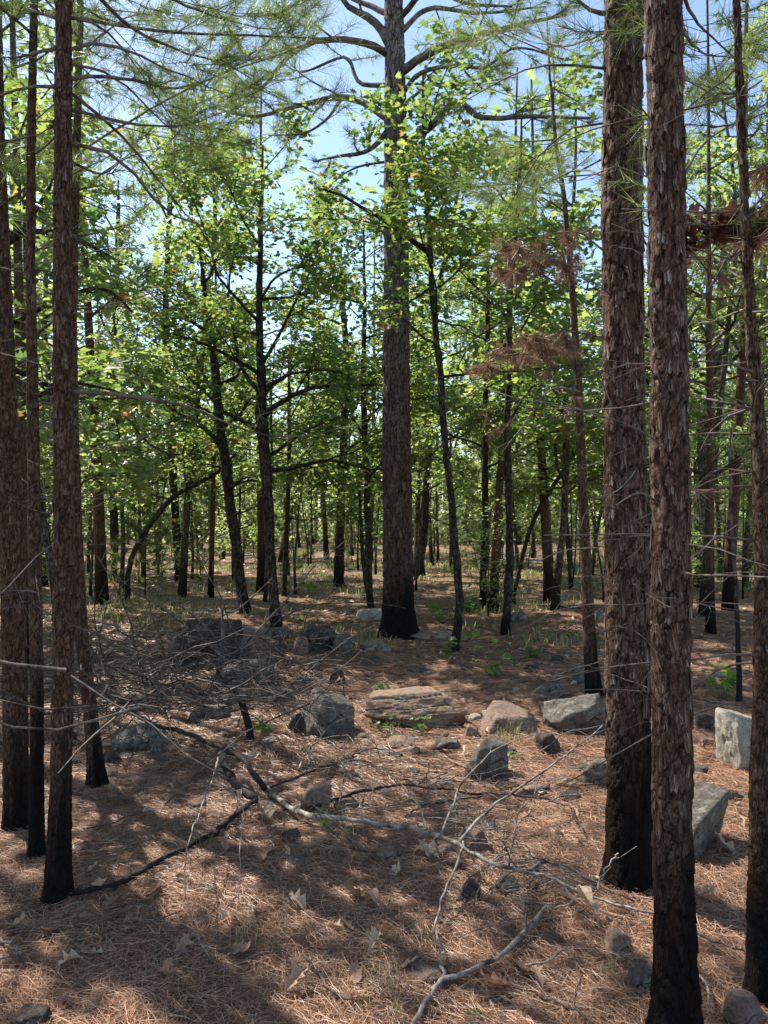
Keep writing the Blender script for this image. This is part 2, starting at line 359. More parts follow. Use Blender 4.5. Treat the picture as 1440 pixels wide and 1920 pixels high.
# leaf templates (x forward from stalk, normal +z): two half blades along a folded midrib
def leaf_tpl(kind):
    if kind == 'lobed':
        o = [(0, 0), (.16, .07), (.30, .23), (.40, .11), (.56, .36), (.68, .17), (.88, .27), (1, .03)]
    elif kind == 'mid':
        o = [(0, 0), (.30, .22), (.42, .12), (.72, .34), (1, 0)]
    else:
        o = None
    if o is None:
        return np.array([(0, 0, 0), (.5, -.36, .03), (1, 0, 0), (.5, .36, -.03)]), [np.array([[0, 1, 2, 3]])]
    k = len(o); a = [(x, y, .28*y - .12*x*x) for x, y in o]; b = [(x, -y, .28*y - .12*x*x) for x, y in o]
    v = np.array(a + b[1:-1]); up = list(range(k)); lo = [0] + list(range(k, 2*k-2)) + [k-1]
    return v, [np.array([up[::-1], lo])]
TPL = {k: leaf_tpl(k) for k in ('lobed', 'mid', 'far')}
def spread_tpl(buf, tpl, pos, X, Z, size):
    v, fs = tpl; n = len(pos)
    if n == 0: return
    X = X/np.linalg.norm(X, axis=1)[:, None]; Y = np.cross(Z, X); Y /= np.linalg.norm(Y, axis=1)[:, None]+1e-9; Zn = np.cross(X, Y)
    s = np.broadcast_to(size, (n,))[:, None, None]
    w_ = pos[:, None] + s*(v[None, :, 0:1]*X[:, None] + v[None, :, 1:2]*Y[:, None] + v[None, :, 2:3]*Zn[:, None])
    off = (np.arange(n)*len(v))[:, None, None]
    buf.add(w_.reshape(-1, 3), [(f[None]+off).reshape(-1, f.shape[1]) for f in fs])
def leaves(buf, tips, per, size, rng, tpl='lobed', spread=.16):
    P = np.array([t[0] for t in tips]); D = np.array([t[1] for t in tips])
    P = np.repeat(P, per, 0); D = np.repeat(D, per, 0); n = len(P)
    off = rng.normal(0, 1, (n, 3)) * np.array([spread, spread, spread*.6])
    a = rng.uniform(0, 2*math.pi, n); X = np.stack([np.cos(a), np.sin(a), rng.normal(-.25, .35, n)], 1) + D*.5
    Z = np.stack([rng.normal(0, .45, n), rng.normal(0, .45, n), np.ones(n)], 1)
    spread_tpl(buf, TPL[tpl], P+off, X, Z, size*rng.uniform(.6, 1.25, n))
def tufts(buf, tips, per, ln, wd, rng, droop=0.0, seg=1):
    """pine needles standing out round the tips of twigs"""
    P = np.array([t[0] for t in tips]); D = np.array([t[1] for t in tips])
    P = np.repeat(P, per, 0); D = np.repeat(D, per, 0); n = len(P)
    P = P - D*rng.uniform(0, .09, n)[:, None]
    rd = rng.normal(0, 1, (n, 3)); rd /= np.linalg.norm(rd, axis=1)[:, None]
    N = D*rng.uniform(.15, 1.1, n)[:, None] + rd*.75; N[:, 2] -= droop; N /= np.linalg.norm(N, axis=1)[:, None]
    L = ln*rng.uniform(.65, 1.15, n)[:, None]; S = np.cross(N, rng.normal(0, 1, (n, 3))); S /= np.linalg.norm(S, axis=1)[:, None]+1e-9
    S *= wd*.5
    v = np.stack([P-S, P+S, P+N*L], 1).reshape(-1, 3); f = np.arange(3*n).reshape(-1, 3)
    buf.add(v, f)

# ------------------------------------------------------------------ ground
def axis(segs):
    out = [segs[0][0]]
    for a, b, st0, st1 in segs:
        x = a; n = 0
        while x < b - 1e-6:
            x += st0 + (st1-st0)*(x-a)/(b-a); out.append(min(x, b))
    return np.array(out)
ys = np.concatenate([-axis([(0, 3, .3, .6), (3, 60, .8, 9)])[::-1][:-1]*1.0, axis([(0, 2, .2, .04), (2, 9, .055, .07), (9, 20, .06, .25), (20, 60, .3, 2), (60, 400, 3, 60)])])
xr = axis([(0, 4, .06, .06), (4, 9, .06, .2), (9, 40, .3, 2.5), (40, 300, 4, 60)])
xs = np.concatenate([-xr[::-1][:-1], xr])
gx, gy = np.meshgrid(xs, ys); gz = terrain(gx, gy)
near = (np.abs(gx) < 6) & (gy > 0) & (gy < 12)
gz = gz + near * 0.012 * fbm(gx*14, gy*14, 3.0, 3)
nx, ny = len(xs), len(ys)
i = np.arange(ny-1)[:, None]*nx; j = np.arange(nx-1)[None]
gf = np.stack([i+j, i+j+1, i+nx+j+1, i+nx+j], -1).reshape(-1, 4)
gb = Buf(); gb.add(np.stack([gx, gy, gz], -1).reshape(-1, 3), gf)
struct('ground', gb.mesh('ground', M['ground'], attrs=False))

# ------------------------------------------------------------------ fallen needles (uncountable)
def scatter_frustum(n, y0, y1, pw, rng, margin=.35):
    y = (rng.random(n)**pw)*(y1-y0)+y0; hw = y*720/FPX + margin
    return rng.uniform(-1, 1, n)*hw, y
def needle_mat(n, y0, y1, pw, wd, ln, rng, lift=.012):
    x, y = scatter_frustum(n, y0, y1, pw, rng)
    a = rng.uniform(0, 2*math.pi, n)+0.35*np.sin(x*3)
    L = ln*rng.uniform(.5, 1.3, n); bend = rng.normal(0, .22, n)
    ps = []
    for s, tt in ((-.5, 0), (0, 1), (.5, 0)):
        ps.append(np.stack([x+np.cos(a)*L*s - np.sin(a)*L*bend*tt*.6, y+np.sin(a)*L*s + np.cos(a)*L*bend*tt*.6], -1))
    tilt = rng.normal(0, .16, n); base = rng.uniform(.001, lift, n) + np.maximum(0, fbm(x*6, y*6, 0, 2))*.012
    zz = [terrain(p[:, 0], p[:, 1]) + base + np.maximum(-.004, L*tilt*s) + (0.008*(s == 0)) for p, s in zip(ps, (-.5, 0, .5))]
    V = []
    for p, z, q in zip(ps, zz, (.6, 1, .45)):
        sx = -np.sin(a)*wd*q*.5; sy = np.cos(a)*wd*q*.5
        V += [np.stack([p[:, 0]-sx, p[:, 1]-sy, z], -1), np.stack([p[:, 0]+sx, p[:, 1]+sy, z+wd*.4], -1)]
    v = np.stack(V, 1).reshape(-1, 3); o = (np.arange(n)*6)[:, None]
    f = np.concatenate([o+np.array([[0, 1, 3, 2]]), o+np.array([[2, 3, 5, 4]])])
    return v, f
nb = Buf()
for args in ((76000, 1.9, 4.6, .9, .0014, .115), (48000, 4.4, 7.6, 1.0, .0021, .13), (22000, 7.4, 13, 1.0, .004, .17)):
    v, f = needle_mat(*args, R); nb.add(v, f)
ob('fallen_needles', nb.mesh('fallen_needles', M['litter'], shade=False, attrs=False), kind='stuff')

# ------------------------------------------------------------------ near pines with real bark relief
def plates_fn(u, z, circ, cw, chh, seed):
    """elongated bark plates: returns relief, tone and crack mask"""
    nu = max(3, int(round(circ/cw))); U = u/circ*nu; W = z/chh
    wob = 0.35
    U = U + wob*vnoise(z*22, u*9, seed); W = W + wob*vnoise(u*20+4, z*9, seed+5)
    iu = np.floor(U).astype(int); iw = np.floor(W).astype(int)
    f1 = np.full(U.shape, 9.0); f2 = f1.copy(); cell = np.zeros(U.shape); lowz = np.zeros(U.shape)
    for du in (-1, 0, 1):
        for dw in (-1, 0, 1):
            cu = iu+du; cv = iw+dw; ku = cu % nu
            ju = cu + .5 + .8*(_h(ku+7, cv+3000, seed)-.5); jv = cv + .5 + .8*(_h(ku+99, cv+3000, seed+1)-.5)
            d = (np.abs(U-ju)**3*1.2 + np.abs(W-jv)**3)**(1/3); c = _h(ku+55, cv+3000, seed+2)
            lt = d < f1
            f2 = np.where(lt, f1, np.minimum(f2, d)); cell = np.where(lt, c, cell); lowz = np.where(lt, W-jv, lowz); f1 = np.where(lt, d, f1)
    e = f2-f1
    crack = 1-smooth(.0, .10, e)
    rel = (cell*.8 + .3)*(1-crack) - .5*lowz*cell
    return rel, cell, crack
def near_trunk(name, tr, d, parent, origin, seed, mat, cw=.03, chh=.06, amp=.006, res=.0068, char_h=.5, char_soft=.35, top=9.0, sides=None, flare=0.25):
    """tr: [(x, y, width)] in photo pixels from base up, all at distance d"""
    P = np.array([px(x, y, d) for x, y, _ in tr]); Wd = np.array([q/FPX*d*.5 for _, _, q in tr])
    z = P[:, 2]; zb = z[0]; ztop = z[-1]
    order = np.argsort(z); z = z[order]; P = P[order]; Wd = Wd[order]
    z0 = zb-.12
    zs = np.concatenate([np.arange(z0, ztop+.15, res*1.25), np.arange(ztop+.15+.12, max(top, ztop+.4), .12)])
    pc = np.poly1d([0])
    cx = np.interp(zs, z, P[:, 0]); rr = np.interp(zs, z, Wd)
    up = zs > z[-1]; k = (P[-1, 0]-P[-3, 0])/(z[-1]-z[-3]+1e-6)
    cx[up] = P[-1, 0] + k*.6*(zs[up]-z[-1]); rr[up] = Wd[-1]*np.clip(1-(zs[up]-z[-1])/(max(top, ztop+.4)-z[-1]+.3), .08, 1)
    ks = max(3, int(.12/(res*1.25)))|1; ker = np.hanning(ks+2)[1:-1]; ker /= ker.sum()
    cxp = np.pad(cx, ks//2, mode='edge'); cx = np.convolve(cxp, ker, 'valid'); rp = np.pad(rr, ks//2, mode='edge'); rr = np.convolve(rp, ker, 'valid')
    cy = d + rr*0 + .02*vnoise(zs*.8, seed*3.1)
    R0 = np.median(rr[:len(rr)//2]); circ = 2*math.pi*R0
    n = sides or max(24, int(circ/res)); th = np.arange(n)*2*math.pi/n
    TH, ZZ = np.meshgrid(th, zs); u = TH/(2*math.pi)*circ
    rel, cell, crack = plates_fn(u, ZZ-zb, circ, cw, chh, seed)
    rel2, cell2, crack2 = plates_fn(u, ZZ-zb+.013, circ, cw*.45, chh*.4, seed+9)
    relief = amp*(rel + .35*rel2) - amp*.6 + amp*.5*fbm(np.cos(TH)*R0*30, np.sin(TH)*R0*30, ZZ*12, 3)
    if flare:
        fl = np.exp(-(ZZ-zb)/.09)*(1+.35*np.sin(TH*4+seed)); relief = relief + fl*R0*flare*1.7
    fade = np.where(ZZ > ztop+.15, .4, 1.0)
    rad = np.maximum(rr[:, None]*.97 + relief*fade, .004)
    X = cx[:, None]+rad*np.cos(TH); Y = cy[:, None]+rad*np.sin(TH)
    v = np.stack([X, Y, ZZ], -1).reshape(-1, 3)-np.asarray(origin)
    m = len(zs); i = np.arange(m-1)[:, None]*n; j = np.arange(n)[None]; kk = (j+1) % n
    f = np.stack([i+j, i+kk, i+n+kk, i+n+j], -1).reshape(-1, 4)
    hz = ZZ-zb; side = np.cos(TH-.4)*.25
    ch = 1-smooth(char_h-char_soft, char_h+char_soft, hz + .30*fbm(np.cos(TH)*2.5, np.sin(TH)*2.5, ZZ*1.6, 4) - side*.3 - .12*(cell-.5) )
    buf = Buf(); buf.add(v, [f, ((m-1)*n+np.arange(n))[None]], char=ch.ravel(), tone=(.12+.45*cell+.3*cell2+.12*fbm(u*5, ZZ*2, seed, 2)).ravel(), gap=(np.maximum(crack*.95, crack2*.4)).ravel())
    o = ob('trunk', buf.mesh('trunk', mat), parent)
    def at(zq, theta=0.0, out=1.0):
        return np.array([np.interp(zq, zs, cx), np.interp(zq, zs, cy), zq]), np.interp(zq, zs, rr)
    return at, (zb, ztop)

def flake_meshes():
    out = []
    for k in range(6):
        rng = np.random.default_rng(200+k); nu_, nv_ = 4, 6
        b = Buf(); V = []; le = rng.normal(0, .10, nv_); re = rng.normal(0, .10, nv_); te = rng.normal(0, .05, nu_); be = rng.normal(0, .10, nu_); sl = rng.normal(0, .12)
        for a in range(nv_):
            for c in range(nu_):
                s = (c/(nu_-1)-.5); t = (a/(nv_-1)-.5)
                ex = le[a] if c == 0 else re[a] if c == nu_-1 else 0; ez = be[c] if a == 0 else te[c] if a == nv_-1 else 0
                V.append((s*(1-.25*(t < -.3)) + ex + sl*t, -.35*s*s + .13*(.5-t)**2 - .04 + rng.normal(0, .012), t + ez))
        V = np.array(V); V2 = V.copy(); V2[:, 1] -= .09
        f = []
        for a in range(nv_-1):
            for c in range(nu_-1):
                q = a*nu_+c; f.append((q, q+nu_, q+nu_+1, q+1))
        ring = [c for c in range(nu_)] + [a*nu_+nu_-1 for a in range(1, nv_)] + [(nv_-1)*nu_+c for c in range(nu_-2, -1, -1)] + [a*nu_ for a in range(nv_-2, 0, -1)]
        N_ = len(V); f += [(ring[a], ring[(a+1) % len(ring)], ring[(a+1) % len(ring)]+N_, ring[a]+N_) for a in range(len(ring))]
        tone = (.4, .65, .5, 1.15, .75, .9)[k]
        b.add(np.concatenate([V, V2])*.05, np.array(f), tone=tone); out.append(b)
    return out
FL = flake_meshes(); FLM = {}
def bark_plates(parent, at, zr, n, seed, mat, size, origin, face_bias=1.0):
    """loose curling plates of bark standing on a trunk: +y of the plate looks outwards"""
    rng = np.random.default_rng(seed)
    if mat.name not in FLM: FLM[mat.name] = [b.mesh('bark_plate', mat, shade=False) for b in FL]
    for q in range(n):
        zq = rng.uniform(*zr); c, r = at(zq); th = rng.uniform(0, 2*math.pi) if rng.random() < .3 else rng.normal(-math.pi/2, 1.0)
        o = bpy.data.objects.new('bark_plate', FLM[mat.name][rng.integers(len(FL))]); COL.objects.link(o); o.parent = parent
        s = size*rng.uniform(.45, 1.1)
        o.location = (c[0]+math.cos(th)*(r+.0035)-origin[0], c[1]+math.sin(th)*(r+.0035)-origin[1], zq-origin[2])
        o.rotation_euler = (rng.normal(0, .05), rng.normal(0, .12), th-math.pi/2)
        s *= 20; o.scale = (s*.62, s*.17, s*rng.uniform(.9, 1.9))

def pine_bough(parent, origin, path, r0, rng, mat_wood, foliage=None, brown=None, dens=6.0, tuft=26, bare=False, start=.25, sub=.5, ln=.15, wd=.0028, depth=2, name='limb', tipfrac=1.0, drop=0.0):
    b = Buf(); p = resample(path, max(6, int(np.linalg.norm(np.diff(np.array(path), axis=0), axis=1).sum()/.12)))
    p = p + np.cumsum(rng.normal(0, .004, p.shape), 0)
    tube(b, p, np.linspace(r0, max(.0015, r0*.25), len(p)), 7, rough=.12)
    tips = branchlets(b, p, r0*.8, rng, 'bare' if bare else 'pine', dens, start, sub, depth, .0012 if bare else .0018)
    me = b.mesh(name, mat_wood, origin=origin); ob(name, me, parent)
    if foliage is not None and tips:
        if tipfrac < 1: tips = [t for t in tips if rng.random() < tipfrac]
        if tips: tufts(foliage, tips, tuft, ln, wd*(1.5 if drop else 1), rng, drop)
    return p
def rad_dir(az, up): return np.array([math.cos(az)*math.cos(up), math.sin(az)*math.cos(up), math.sin(up)])

def near_pine(label, tr, d, seed, cat='pine tree', group=None, mat='pine_bark', plates=0, plate_size=.03, high=(3.8, 8.5, 10), low=(), bare_low=12, bare_z=(1.2, 3.6), brown=False, crown_len=1.7, **kw):
    rng = np.random.default_rng(seed)
    base = px(tr[0][0], tr[0][1], d); g = terrain(base[0], base[1])
    origin = np.array([base[0], d, g])
    t = thing('pine_tree', origin, label, cat, group); crook = kw.pop('crook', 0)
    at, (zb, zt) = near_trunk('trunk', tr, d, t, origin, seed, M[mat], **kw)
    fol = Buf(); fb = Buf()
    if plates: bark_plates(t, at, (zb+.7, min(zt, 4.2)), plates, seed+1, M[mat], plate_size, origin)
    z0, z1, n = high
    for q in range(n):
        zq = z0+(z1-z0)*(q+rng.random()*.7)/n; c, r = at(zq); az = q*2.4+rng.normal(0, .3)
        L = crown_len*(1.15-.6*(zq-z0)/(z1-z0+.01))*rng.uniform(.8, 1.2)
        pth = wander(c, rad_dir(az, rng.uniform(.05, .45)), L, 7, .06, .03, rng)
        pine_bough(t, origin, pth, max(.008, r*.35), rng, M['twig'], fol, tuft=14, wd=.0034, dens=4.2)
    for q in range(bare_low):
        zq = rng.uniform(*bare_z); c, r = at(zq); az = rng.uniform(0, 2*math.pi)
        pth = wander(c, rad_dir(az, rng.normal(.1, .35)), rng.uniform(.25, .9), 6, .10, rng.normal(-.01, .03), rng)
        pine_bough(t, origin, pth, rng.uniform(.002, .0045), rng, M['twig' if rng.random() < .92 else 'dead'], bare=True, dens=6, depth=2 if rng.random() < .4 else 1, name='dead_limb')
    for item in low:   # traced boughs [(points (x, y, depth)), radius, foliage share, brown, dens]
        pts, r0, share, isb = item[:4]; kw2 = item[4] if len(item) > 4 else {}
        if crook: pts = [(x+(rng.normal(0, crook) if 0 < i_ < len(pts)-1 else 0), y+(rng.normal(0, crook) if 0 < i_ < len(pts)-1 else 0), dd) for i_, (x, y, dd) in enumerate(pts)]
        pth = [px(x, y, dd) for x, y, dd in pts]; r0 = r0*(.62 if share <= 0 and 'mat' in kw2 else .85)
        pine_bough(t, origin, pth, r0, rng, M[kw2.get('mat', 'twig')], (fb if isb else fol) if share > 0 else None, bare=share <= 0, tipfrac=max(share, .01), drop=.6 if isb else 0,
                   name='limb' if share > 0 else 'dead_limb', **{k: v for k, v in kw2.items() if k != 'mat'})
    if fol.n: ob('foliage', fol.mesh('foliage', M['needle'], shade=False, attrs=False, origin=origin), t, kind='stuff')
    if fb.n: ob('dead_foliage', fb.mesh('dead_foliage', M['needle_brown'], shade=False, attrs=False, origin=origin), t, kind='stuff')
    return t, at, origin

near_pine('reddish brown pine trunk cut by the left edge of the photo, leftmost in front', [(32, 1572, 46), (30, 1500, 45), (26, 1300, 44), (20, 1000, 44), (12, 700, 36), (3, 430, 30), (-4, 200, 26), (-8, 0, 24)], 3.85, 11,
          high=(4.2, 8.5, 9), bare_low=16, bare_z=(1.7, 3.4), char_h=.42, cw=.028, chh=.055, amp=.005, top=9, plates=60, plate_size=.03)
near_pine('slim dark pine trunk standing between the two thicker pines at the left edge', [(65, 1627, 28), (66, 1500, 26), (68, 1300, 24), (64, 1000, 24), (58, 700, 20), (55, 500, 17), (60, 250, 15), (66, 0, 13)], 3.5, 12,
          high=(4.0, 7.0, 8), bare_low=18, char_h=.75, cw=.02, chh=.04, amp=.0035, res=.0065, top=7.5, crown_len=1.2,
          low=[([(60, 345, 3.5), (20, 375, 3.7), (-60, 420, 4.0)], .009, .5, 0), ([(60, 60, 3.5), (20, 30, 3.3), (-40, -20, 3.0)], .01, .8, 0), ([(58, 515, 3.5), (-20, 500, 3.6), (-80, 470, 3.8)], .006, 0, 0)])
near_pine('straight brown pine with charred foot and a black stick leaning from it, front left', [(108, 1702, 54), (110, 1670, 46), (114, 1500, 40), (116, 1300, 37), (118, 1000, 38), (120, 700, 36), (120, 500, 34), (119, 250, 31), (119, 0, 28)], 3.13, 13,
          high=(3.9, 8.5, 11), bare_low=16, bare_z=(1.2, 3.4), char_h=.52, cw=.026, chh=.055, amp=.0045, res=.0065, top=9, plates=150, plate_size=.034,
          low=[([(135, 735, 3.13), (240, 740, 3.2), (330, 757, 3.4), (400, 780, 3.7), (480, 812, 4.0), (560, 820, 4.2), (650, 800, 4.4)], .011, .15, 0, dict(start=.55, tuft=14)),
               ([(135, 268, 3.13), (200, 280, 3.2), (250, 318, 3.3), (310, 392, 3.5), (380, 425, 3.7), (405, 520, 3.8)], .011, .12, 0, dict(start=.5, tuft=14)),
               ([(135, 178, 3.13), (210, 235, 3.3), (300, 330, 3.6), (370, 410, 3.9), (440, 470, 4.2)], .009, .3, 0, dict(start=.5, tuft=16)),
               ([(132, 95, 3.13), (200, 85, 3.3), (310, 130, 3.6), (420, 175, 4.0)], .010, .95, 0, dict(start=.3)),
               ([(132, 150, 3.13), (215, 145, 3.4), (330, 165, 3.9), (460, 120, 4.5), (560, 80, 5.0)], .010, .95, 0, dict(start=.3)),
               ([(132, 205, 3.13), (215, 225, 3.4), (310, 235, 3.9), (430, 200, 4.6)], .009, .8, 0, dict(start=.3)),
               ([(105, 165, 3.13), (60, 165, 3.2), (0, 190, 3.3), (-60, 200, 3.4)], .009, .3, 0), ([(105, 92, 3.13), (60, 100, 3.2), (0, 112, 3.4)], .010, .5, 0),
               ([(135, 605, 3.13), (200, 605, 3.2), (260, 620, 3.4), (320, 660, 3.6)], .006, 0, 0, dict(mat='twig')),
               ([(135, 362, 3.13), (200, 350, 3.3), (240, 400, 3.5)], .005, 0, 0), ([(130, 30, 3.13), (180, 40, 3.3), (240, 100, 3.6), (330, 240, 4.0)], .008, .6, 0),
               ([(125, -60, 3.13), (190, 0, 3.4), (240, 50, 3.7), (340, 100, 4.2), (430, 135, 4.7), (520, 190, 5.2)], .012, .95, 0, dict(start=.25)), ([(125, -90, 3.13), (260, -30, 3.6), (380, 20, 4.2), (500, 50, 4.8), (580, 45, 5.2)], .012, .95, 0, dict(start=.25)),
               ([(110, 40, 3.13), (60, 20, 3.4), (0, 10, 3.8)], .008, .9, 0), ([(110, 250, 3.13), (60, 290, 3.5), (0, 320, 3.9)], .007, .8, 0), ([(130, 300, 3.13), (190, 330, 3.6), (260, 290, 4.2), (340, 270, 4.6)], .007, .9, 0), ([(128, 120, 3.13), (230, 160, 3.7), (330, 250, 4.3), (430, 270, 4.8)], .008, .9, 0)])
near_pine('slender pine leaning left with blackened foot, just behind the straight one at left', [(182, 1472, 34), (178, 1420, 28), (165, 1300, 26), (153, 1200, 24), (143, 1000, 22), (138, 800, 20), (136, 600, 17), (140, 400, 15), (146, 200, 13), (150, 0, 12)], 4.5, 14,
          high=(3.6, 6.8, 9), bare_low=22, bare_z=(.7, 3.6), char_h=.22, char_soft=.12, cw=.022, chh=.045, amp=.004, top=7.2, crown_len=1.3,
          low=[([(140, 120, 4.5), (200, 60, 4.8), (270, 30, 5.2), (360, 40, 5.5)], .01, .9, 0), ([(140, 480, 4.5), (230, 465, 4.9), (300, 480, 5.2)], .006, .25, 0)])
near_pine('thick flaky pine trunk standing behind the front one at right, blackened to waist height', [(1183, 1672, 90), (1181, 1640, 84), (1178, 1400, 80), (1175, 1200, 80), (1172, 1000, 76), (1170, 800, 75), (1168, 600, 74), (1167, 400, 73), (1168, 200, 71), (1170, 0, 68)], 3.25, 15,
          high=(4.4, 9.5, 12), bare_low=10, bare_z=(1.3, 3.6), char_h=.68, mat='pine_bark_flaky', cw=.036, chh=.10, amp=.011, res=.0068, top=11, plates=190, plate_size=.056, crown_len=2.1,
          low=[([(1140, 30, 3.25), (1100, 20, 3.3), (1060, -10, 3.3)], .014, .3, 0), ([(1140, 128, 3.25), (1060, 118, 3.3), (990, 125, 3.5), (900, 165, 3.8), (830, 210, 4.0)], .0075, .12, 0, dict(start=.6)),
               ([(1140, 230, 3.25), (1085, 235, 3.3), (1040, 265, 3.5), (980, 340, 3.8), (940, 420, 4.0)], .006, .6, 0),
               ([(1140, 60, 3.25), (1060, 85, 3.9), (960, 60, 4.7), (880, 95, 5.3)], .009, .9, 0, dict(start=.3)), ([(1140, 330, 3.25), (1080, 320, 3.8), (1000, 350, 4.6), (940, 330, 5.2)], .007, .9, 0, dict(start=.35)), ([(1140, 475, 3.25), (1090, 440, 3.3), (1030, 450, 3.4)], .008, 0, 0, dict(mat='twig')), ([(1140, 910, 3.2), (1100, 960, 3.2), (1085, 1000, 3.1)], .005, 0, 0, dict(mat='dead')),
               ([(1130, 1240, 3.2), (1080, 1255, 3.1), (1040, 1272, 3.1)], .005, 0, 0, dict(mat='dead')), ([(1190, 885, 3.1), (1160, 915, 3.0), (1110, 945, 2.9)], .005, 0, 0, dict(mat='dead')),
               ([(1130, 1025, 3.2), (1060, 1035, 3.2), (985, 1070, 3.2)], .005, 0, 0, dict(mat='dead'))])
near_pine('nearest flaky pine trunk at right, its black foot leaving the bottom of the photo', [(1268, 1965, 90), (1266, 1900, 82), (1262, 1700, 72), (1260, 1500, 70), (1258, 1300, 69), (1257, 1100, 68), (1255, 900, 67), (1252, 700, 66), (1248, 500, 66), (1245, 300, 65), (1244, 100, 64), (1243, 0, 63)], 2.32, 16,
          high=(4.0, 9.0, 12), bare_low=9, bare_z=(1.3, 3.0), char_h=.62, char_soft=.3, mat='pine_bark_flaky', cw=.031, chh=.088, amp=.010, res=.0065, top=10, plates=180, plate_size=.046, crown_len=2.0,
          low=[([(1278, 620, 2.32), (1310, 570, 2.4), (1350, 510, 2.5), (1380, 450, 2.6)], .008, 0, 0), ([(1225, 335, 2.3), (1190, 320, 2.3), (1100, 340, 2.6), (1040, 350, 2.9)], .004, 0, 0, dict(mat='dead')),
               ([(1240, 1230, 2.25), (1200, 1190, 2.2), (1160, 1170, 2.2), (1130, 1180, 2.25)], .0035, 0, 0, dict(mat='dead')), ([(1235, 945, 2.25), (1200, 925, 2.2), (1155, 950, 2.15)], .004, 0, 0),
               ([(1225, 1300, 2.3), (1190, 1275, 2.2), (1165, 1262, 2.1)], .0035, 0, 0, dict(mat='dead')), ([(1280, 330, 2.3), (1330, 260, 2.6), (1440, 190, 3.0)], .006, .5, 0), ([(1275, -20, 2.3), (1330, 60, 2.9), (1400, 120, 3.4)], .008, .9, 0), ([(1275, 60, 2.3), (1340, 100, 3.2), (1430, 110, 3.8)], .007, .9, 0), ([(1275, 420, 2.3), (1340, 430, 2.8), (1440, 440, 3.2)], .006, .6, 0)])
near_pine('pine trunk at the right edge, thin and crooked higher up with bare twigs', [(1432, 1900, 62), (1430, 1700, 56), (1430, 1500, 46), (1432, 1300, 38), (1434, 1100, 34), (1430, 950, 30), (1424, 800, 24), (1412, 650, 20), (1404, 500, 17), (1396, 330, 14), (1388, 150, 12), (1382, 0, 11)], 2.5, 17,
          high=(3.5, 5.2, 8), bare_low=42, bare_z=(.9, 3.2), char_h=.62, cw=.026, chh=.05, amp=.006, res=.007, top=5.6, plates=80, plate_size=.03, crown_len=1.1,
          low=[([(1418, 770, 2.5), (1370, 755, 2.5), (1325, 748, 2.6), (1285, 742, 2.8)], .007, 0, 0), ([(1420, 760, 2.5), (1350, 790, 2.7), (1300, 860, 3.0), (1275, 950, 3.2)], .007, 0, 0),
               ([(1400, 170, 2.6), (1340, 175, 2.7), (1310, 200, 2.8)], .006, .8, 0), ([(1395, 330, 2.5), (1440, 300, 2.5), (1480, 280, 2.5)], .005, .8, 1), ([(1430, 900, 2.5), (1350, 880, 2.7), (1290, 930, 2.9)], .006, .25, 1),
               ([(1428, 1240, 2.5), (1370, 1250, 2.7), (1300, 1310, 2.9)], .006, 0, 0), ([(1400, 480, 2.5), (1440, 440, 2.5), (1490, 420, 2.5)], .006, .9, 1), ([(1405, 540, 2.5), (1350, 500, 2.8), (1300, 520, 3.1)], .005, .5, 1)])
